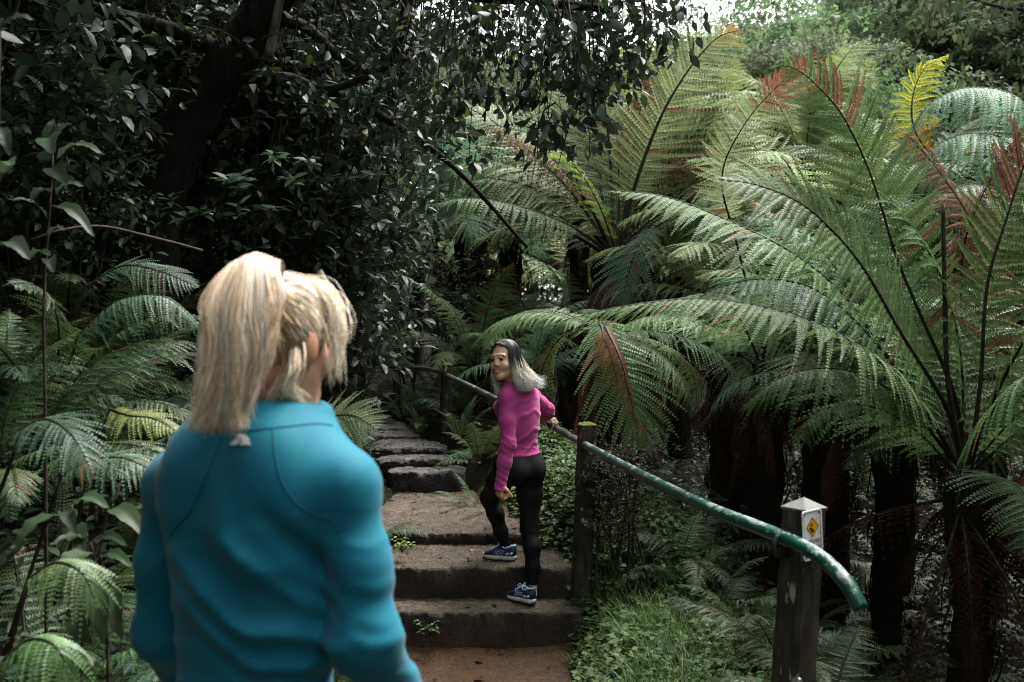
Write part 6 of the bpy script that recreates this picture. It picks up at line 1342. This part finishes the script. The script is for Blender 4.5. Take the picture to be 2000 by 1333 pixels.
g=G(); V,Q=grow(hf,.003,it=2); c=face_colour(H1,V,SK1,(.42,.14,.12),(.2,.12,.06)); q_=H1.inv(V); ear=((np.abs(q_[:,0])>.068)&(np.abs(q_[:,2])<.04)&(np.abs(q_[:,1]+.012)<.025)); c[ear]=c[ear]*np.array([.98,.82,.78]); g.add(V-o1,[Q],c)
for wv,ev,ts,pn in((wL,eL,1,(.7,-.3,-.4)),(wR,eR,-1,(-.9,.2,-.1))):
    hq=Field(); dv=norm(wv-ev); hq.cone(wv-dv*.06,wv,.032,.026,.01); hand_prims(hq,wv,dv,pn,ts,(22,28,18),1.05,5,.3); V,Q=grow(hq,.004,it=1); g.add(V-o1,[Q],np.array(SK1))
sk=Field(); sk.p=t1.p+a1.p+l1.p; sk.cone(nk+[0,0,-.06],nk+[0,0,.03],.055,.054,.04)
for a_ in(la,ra): sk.cone(a_,a_+[0,0,-.07],.034,.036,.02)
V,Q=grow(sk,.010,-.016); g.add(V-o1,[Q],np.array(SK1)); teal=g.obj('person',MAT_SKIN,None,True,tuple(o1)); tag(teal,'blonde person with a high ponytail and teal jacket seen from behind','person')
eyes(H1,teal,o1)
# jacket, with the folds the photo shows
m,nt_,ns,lk,b=mat('teal_fleece'); n1=noise_tex(ns,lk,260,3); n2=noise_tex(ns,lk,5,3)
r1=ramp(ns,lk,n1.outputs[0],[(.3,(.002,.125,.18)),(.7,(.003,.15,.215))]); lk.new(r1.outputs[0],b.inputs['Base Color']); b.inputs['Roughness'].default_value=.7; b.inputs['Specular IOR Level'].default_value=.18; b.inputs['Sheen Weight'].default_value=.1; MAT_TEAL=m
MAT_SEAM=plain_mat('teal_seam',(.0015,.085,.14),.7,.2,.1,80); MAT_SILVER=plain_mat('silver_print',(.62,.62,.63),.4,.5,.08,60)
jk=Field(); jk.p=t1.p+a1.p; jk.cone(nk+[0,0,-.06],nk+np.array([.006,-.004,.024]),.070,.062,.03)
hem1=.98
FOLD=[((430,1040),(650,1190),26,.007),((345,1105),(480,1215),22,.008),((480,1215),(655,1250),22,.008),((350,1180),(500,1290),20,.007),((540,1010),(655,1130),22,-.007),((500,1290),(660,1310),20,.006),((335,1250),(470,1325),18,.006),((560,1120),(660,1190),18,-.006),((420,960),(500,1130),34,.005),((330,960),(352,1090),16,-.008),((655,940),(662,1080),14,-.009),((670,960),(720,905),18,.006),((690,990),(745,925),16,.005),((285,960),(330,900),18,.005),((680,1150),(790,1180),14,-.006),((690,1190),(780,1215),12,.007),((700,1245),(800,1240),14,.008),((705,1290),(800,1275),12,-.006),((690,1215),(740,1260),12,.006),((262,1190),(330,1230),12,.007),((270,1240),(340,1260),12,-.005),((290,1275),(370,1290),14,.006)]
def jk_mod(Fd,x,y,z):
    X=CX+F*x/np.maximum(y,.5); Zp=CY+(CAMZ-z)*F/np.maximum(y,.5)
    back=np.clip(1-((x-C1[0])*f1[0]+(y-C1[1])*f1[1]-.05)/.06,0,1)          # folds lie on the back of the jacket
    D=0
    for (a,b_,w,am) in FOLD:
        A3,B3=at(a[0],a[1],1.70),at(b_[0],b_[1],1.70); ax,az,bx,bz=A3[0],A3[2],B3[0],B3[2]; ww=w*.00088
        dx,dz=bx-ax,bz-az; h=np.clip(((x-ax)*dx+(z-az)*dz)/(dx*dx+dz*dz),-.1,1.1); d=np.sqrt((x-ax-dx*h)**2+(z-az-dz*h)**2); D=D+am*(2.0 if 335<a[0]<640 else .22)*np.exp(-(d/ww)**2)*np.clip(1.35-abs(h-.5)*1.5,0,1)
    Fd=Fd-(D*back*1.15).astype(np.float32)
    armk=np.where((x>at(668,1000,1.7)[0])|(x<at(335,1000,1.88)[0]),.3,1.0)
    Fd=Fd-.0042*armk*(wrinkle(x,y,z,(.45,.1,1.),38,.3,2)*np.clip((1.42-z)/.2,0,1)).astype(np.float32)-.0022*wrinkle(x,y,z,(-.3,.2,1.),75,1.3,2).astype(np.float32)*np.clip((1.5-z)/.2,0,1)
    dA,_=seg_d(x,y,z,sL,eL); dB,_=seg_d(x,y,z,eL,wL); dC,_=seg_d(x,y,z,sR,eR); dE,_=seg_d(x,y,z,eR,wR); arm=np.minimum(np.minimum(dA,dB),np.minimum(dC,dE))<.075
    Fd=smax(Fd,np.where(arm,-1.0,hem1-z).astype(np.float32),.008)
    for wr,el in((wL,eL),(wR,eR)):
        dv=norm(wr-el); d_=(x-wr[0])*dv[0]+(y-wr[1])*dv[1]+(z-wr[2])*dv[2]-.01; near=(np.sqrt((x-wr[0])**2+(y-wr[1])**2+(z-wr[2])**2)<.1); Fd=np.where(near,smax(Fd,d_,.004),Fd)
    Fd=smax(Fd,(z-(nk[2]+.018))+.22*np.maximum(x-nk[0]-.02,0),.006)
    # open collar: hollow it round the neck
    dn=np.sqrt((x-nk[0])**2+(y-nk[1])**2)-.060; Fd=np.where(z>nk[2]-.04,smax(Fd,-dn.astype(np.float32),.004),Fd)
    return Fd.astype(np.float32)
V,Q=grow(jk,.0046,.009,jk_mod,it=2); g=G(); g.add(V-o1,[Q]); jacket=g.obj('jacket',MAT_TEAL,teal)
# seams and the small silver mark lie on the cloth
from mathutils.bvhtree import BVHTree
bvh=BVHTree.FromPolygons([tuple(v) for v in V],[tuple(q) for q in Q])
def on_cloth(px,py,lift=.001):
    d=Vector(at(px,py,1.0))-Vector((0,0,CAMZ)); d.normalize(); hit=bvh.ray_cast(Vector((0,0,CAMZ)),d)
    return np.array(hit[0])+np.array(hit[1])*lift if hit[0] is not None else None
g=G()
for pts in([(533,838),(535,870),(542,915),(555,950),(580,985),(615,1008),(650,1020),(662,1045)],[(440,838),(425,880),(395,950),(372,1000),(345,1030),(330,1050)],[(420,838),(470,842),(520,838),(575,832),(620,828),(650,832)]):
    S=spline(np.array([(a,b,0) for a,b in pts],float),44); L3=[on_cloth(a,b,.0004) for a,b,_ in S]; L3=[q for q in L3 if q is not None]
    if len(L3)>6: 
        L3=np.array(L3); L3[1:-1]=(L3[:-2]+L3[1:-1]+L3[2:])/3; g.add(*tube_arr(L3-o1,.0013,6))
g.obj('seam',MAT_SEAM,jacket)
# silver emblem: peaked wing with two feet
def emblem(polys):
    g=G()
    for pl in polys:
        pts=[on_cloth(a,b,.0012) for a,b in pl]; 
        if any(p is None for p in pts): continue
        pts=np.array(pts); k=len(pts); nrm=np.array([0,-.0012,0]); g.add(np.vstack([pts,pts+nrm])-o1,[np.arange(k)[None,::-1],(k+np.arange(k))[None],np.stack([np.arange(k),(np.arange(k)+1)%k,k+(np.arange(k)+1)%k,k+np.arange(k)],1)])
    g.obj('emblem',MAT_SILVER,jacket,smooth=False)
emblem([[(462,851),(472,848),(480,850),(487,858),(490,870),(480,869),(474,861),(466,855)],[(463,856),(471,862),(462,870),(449,869)],[(474,862),(479,869),(468,870)]])
# leggings and shoes, below the picture
lg=Field(); lg.p=l1.p+[p for p in t1.p if p[0]=='e' and p[1][2]<1.05]
def lm(Fd,x,y,z):
    Fd=smax(Fd,z-(hem1+.04),.006); return smax(Fd,(.155-z)+0*Fd,.004).astype(np.float32)
V,Q=grow(lg,.009,.003,lm); g=G(); g.add(V-o1,[Q]); g.obj('leggings',MAT_BLACK,teal)
for a_,sd in((la,1),(ra,-1)): shoe(teal,o1,np.array([a_[0],a_[1],gz(a_[0],a_[1])+.105])-f1*.055,f1,0,.25,sd)
# hair pulled up to the crown, then a full loose ponytail
base=H1(0,-.074,.092)
g=G(); BL=np.array([.88,.76,.58]); BD=np.array([.60,.42,.25]); BP=np.array([.93,.87,.75])
def blond(n,k,dk=.25):
    c=np.where(rg.random((n,1))<dk,BD,np.where(rg.random((n,1))<.4,BP,BL))*(.8+.4*rg.random((n,1))); t=np.linspace(0,1,k)[None,:,None]; return c[:,None]*(1+.12*np.sin(t*9+6.28*rg.random((n,1,1))))
n=2600; el=R(-58)+R(150)*rg.random(n); az=R(28)+R(304)*rg.random(n)
rows=np.stack([np.sin(az)*np.cos(el)*.080,-.014+np.cos(az)*np.cos(el)*.101,.036+np.sin(el)*.098],1)
ok=~((rows[:,1]>.045)&(rows[:,2]<.075))&~((rows[:,2]<-.03)&(rows[:,1]>-.045))&(rows[:,2]>-.07); rows=rows[ok]; n=len(rows)
bl=np.array([0,-.074,.092]); K=np.zeros((n,5,3))
for q,tq in enumerate((0,.28,.55,.82,1)):
    p=rows*(1-tq)+bl*tq; cc=np.array([0,-.014,.036]); dv=p-cc; nd=norm(dv/np.array([.080,.101,.098])); shell=cc+nd*np.array([.078,.099,.096])*(1+.035*rg.random((n,1))); K[:,q]=shell if q<4 else bl+.010*rg.standard_normal((n,3))
K[:,2:4]+=.003*rg.standard_normal((n,2,3)); Pw=H1.c+H1.k*(K[...,:1]*H1.s+K[...,1:2]*H1.f+K[...,2:]*H1.u)
C=blond(n,12,.22); low=(rows[:,2]<.0)[:,None,None]; C=np.where(low,C*np.array([.42,.36,.30]),C); ribbons(g,multi_spline(Pw,12),.0014+.0009*rg.random(n),C,.8,2)  # low strands darkened: shade at the nape is put into the colour
# underlayer so no scalp shows
capf=Field(); capf.ell(H1(0,-.014,.036),np.array([.079,.100,.096])*H1.k,.02,H1.M())
def cap1(Fd,x,y,z):
    d=(x-H1.c[0])*H1.f[0]+(y-H1.c[1])*H1.f[1]; v=z-H1.c[2]; Fd=smax(Fd,np.minimum(d-.045,v*0+d-.045)+.0*v,.006); Fd=smax(Fd,(-.055-v)+0*Fd,.006); return smax(Fd,np.minimum(d+.045,-(v+.03)),.006).astype(np.float32)
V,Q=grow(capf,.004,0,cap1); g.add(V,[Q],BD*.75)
# the tail
n=6500; k=24
ctr=np.array([at(535,552,1.775),at(530,512,1.745),at(500,503,1.695),at(480,590,1.645),at(478,680,1.625),at(468,765,1.618),at(452,838,1.614)])
a=rg.random(n)*6.28; rad=np.sqrt(rg.random(n)); lat=np.cos(a)*rad; dep=np.sin(a)*rad
wid=np.array([.013,.022,.039,.055,.060,.050,.026]); dp=np.array([.013,.022,.032,.036,.034,.030,.026])
cl=np.round(lat*7)/7; latc=lat*.72+cl*.28                                   # locks clump together
K=np.zeros((n,7,3)); ln=1.06-.75*rg.random(n)**1.5
for q in range(7):
    lt_=lat*(1-.75*(q>3))+latc*(.75*(q>3)); wob=.007*np.sin(q*1.3+lat*7)*(q>2)+.006*rg.normal(size=n)*(q>2)
    K[:,q]=ctr[q]+np.stack([lt_*wid[q]+wob,dep*dp[q]-.008*(1-abs(lat))*(q>1),-.010*abs(lat)*(q in(1,2))+0*lat],1)
rs=np.clip(lat,0,1); cut=np.clip(1.0-.62*rs**1.2+.05*(lat<-.3),.2,1.1)*(1-.30*rg.random(n)**1.8)
for q,bk_ in((4,0),(5,0),(6,0)): K[:,q,0]-=.016*rs*(q-3)*.6+.010*(lat<-.4)*(q-4)
K[:,6,0]+=.010*np.sin(lat*9+dep*5)+.006*rg.normal(size=n); K[:,5,0]+=.006*np.sin(lat*8+dep*4)
Kf=multi_spline(K,49)                                                        # shorten each strand along its own curve
ui=np.linspace(0,1,10)[None]*np.clip(cut*.5+.5,0,1)[:,None]*48; i0=np.clip(ui.astype(int),0,47); fr_=(ui-i0)[...,None]; ar=np.arange(n)[:,None]
K=Kf[ar,i0]*(1-fr_)+Kf[ar,i0+1]*fr_
flip=(lat<-.55)&(rg.random(n)<.5); K[flip,-1]+=np.array([-.014,0,.004]); K[:,-1]+=.005*rg.standard_normal((n,3)); fr2=(lat>.5)&(rg.random(n)<.3); K[fr2,6]+=np.array([.008,0,.0]); lk_id=np.floor((lat*4.3+dep*2.1+7)).astype(int)%12; lkv=np.array([1.0,.78,1.12,.9,.7,1.1,.95,.75,1.15,.85,1.05,.8])[lk_id]
C=blond(n,k,.30); dl_=(np.sin(cl*17+2)>.55)[:,None,None]; C=np.where(dl_,C*np.array([.90,.83,.74]),C); C=C*lkv[:,None,None]; inner=(dep>.2)[:,None,None]; C=np.where(inner,C*np.array([.97,.95,.92]),C)  # inner strands tinted slightly darker, as shade inside the tail
ribbons(g,multi_spline(K,k),.0009+.0008*rg.random(n),C,.15,3)
# loose locks round the right temple, flyaways
for (n,pts,sp,wd) in((55,[H1(.035,.046,.112),H1(.066,.046,.075),H1(.081,.046,.03),H1(.084,.050,-.015),H1(.076,.060,-.06)],.009,.0011),(60,[H1(.050,-.03,.02),H1(.074,-.055,-.03),H1(.062,-.058,-.07),H1(.070,-.03,-.095)],.006,.0016),(40,[H1(.06,-.05,-.05),H1(.045,-.062,-.085),H1(.02,-.07,-.105)],.008,.0014),(40,[H1(-.02,.05,.122),H1(.03,.07,.114),H1(.066,.07,.085),H1(.090,.06,.045),H1(.095,.055,.01)],.008,.0012)):
    K=np.array(pts)[None]+rg.standard_normal((n,1,3))*sp+rg.standard_normal((n,len(pts),3))*sp*.45; ribbons(g,multi_spline(K,14),wd*(.8+.5*rg.random(n)),blond(n,14,.2),.25,4)
for q in range(len(g.V)): g.V[q]=g.V[q]-o1
hair=g.obj('hair',MAT_HAIR,teal)
g=G(); ax=norm(ctr[1]-ctr[0]); s_=norm(np.cross(ax,[0,0,1.])); b_=np.cross(ax,s_); th=np.linspace(0,2*math.pi,25); g.add(*tube_arr(base+ax*.004+.017*(np.cos(th)[:,None]*s_+np.sin(th)[:,None]*b_)-o1,.0045,8,False)); g.obj('hair_tie',MAT_BLACK,hair)
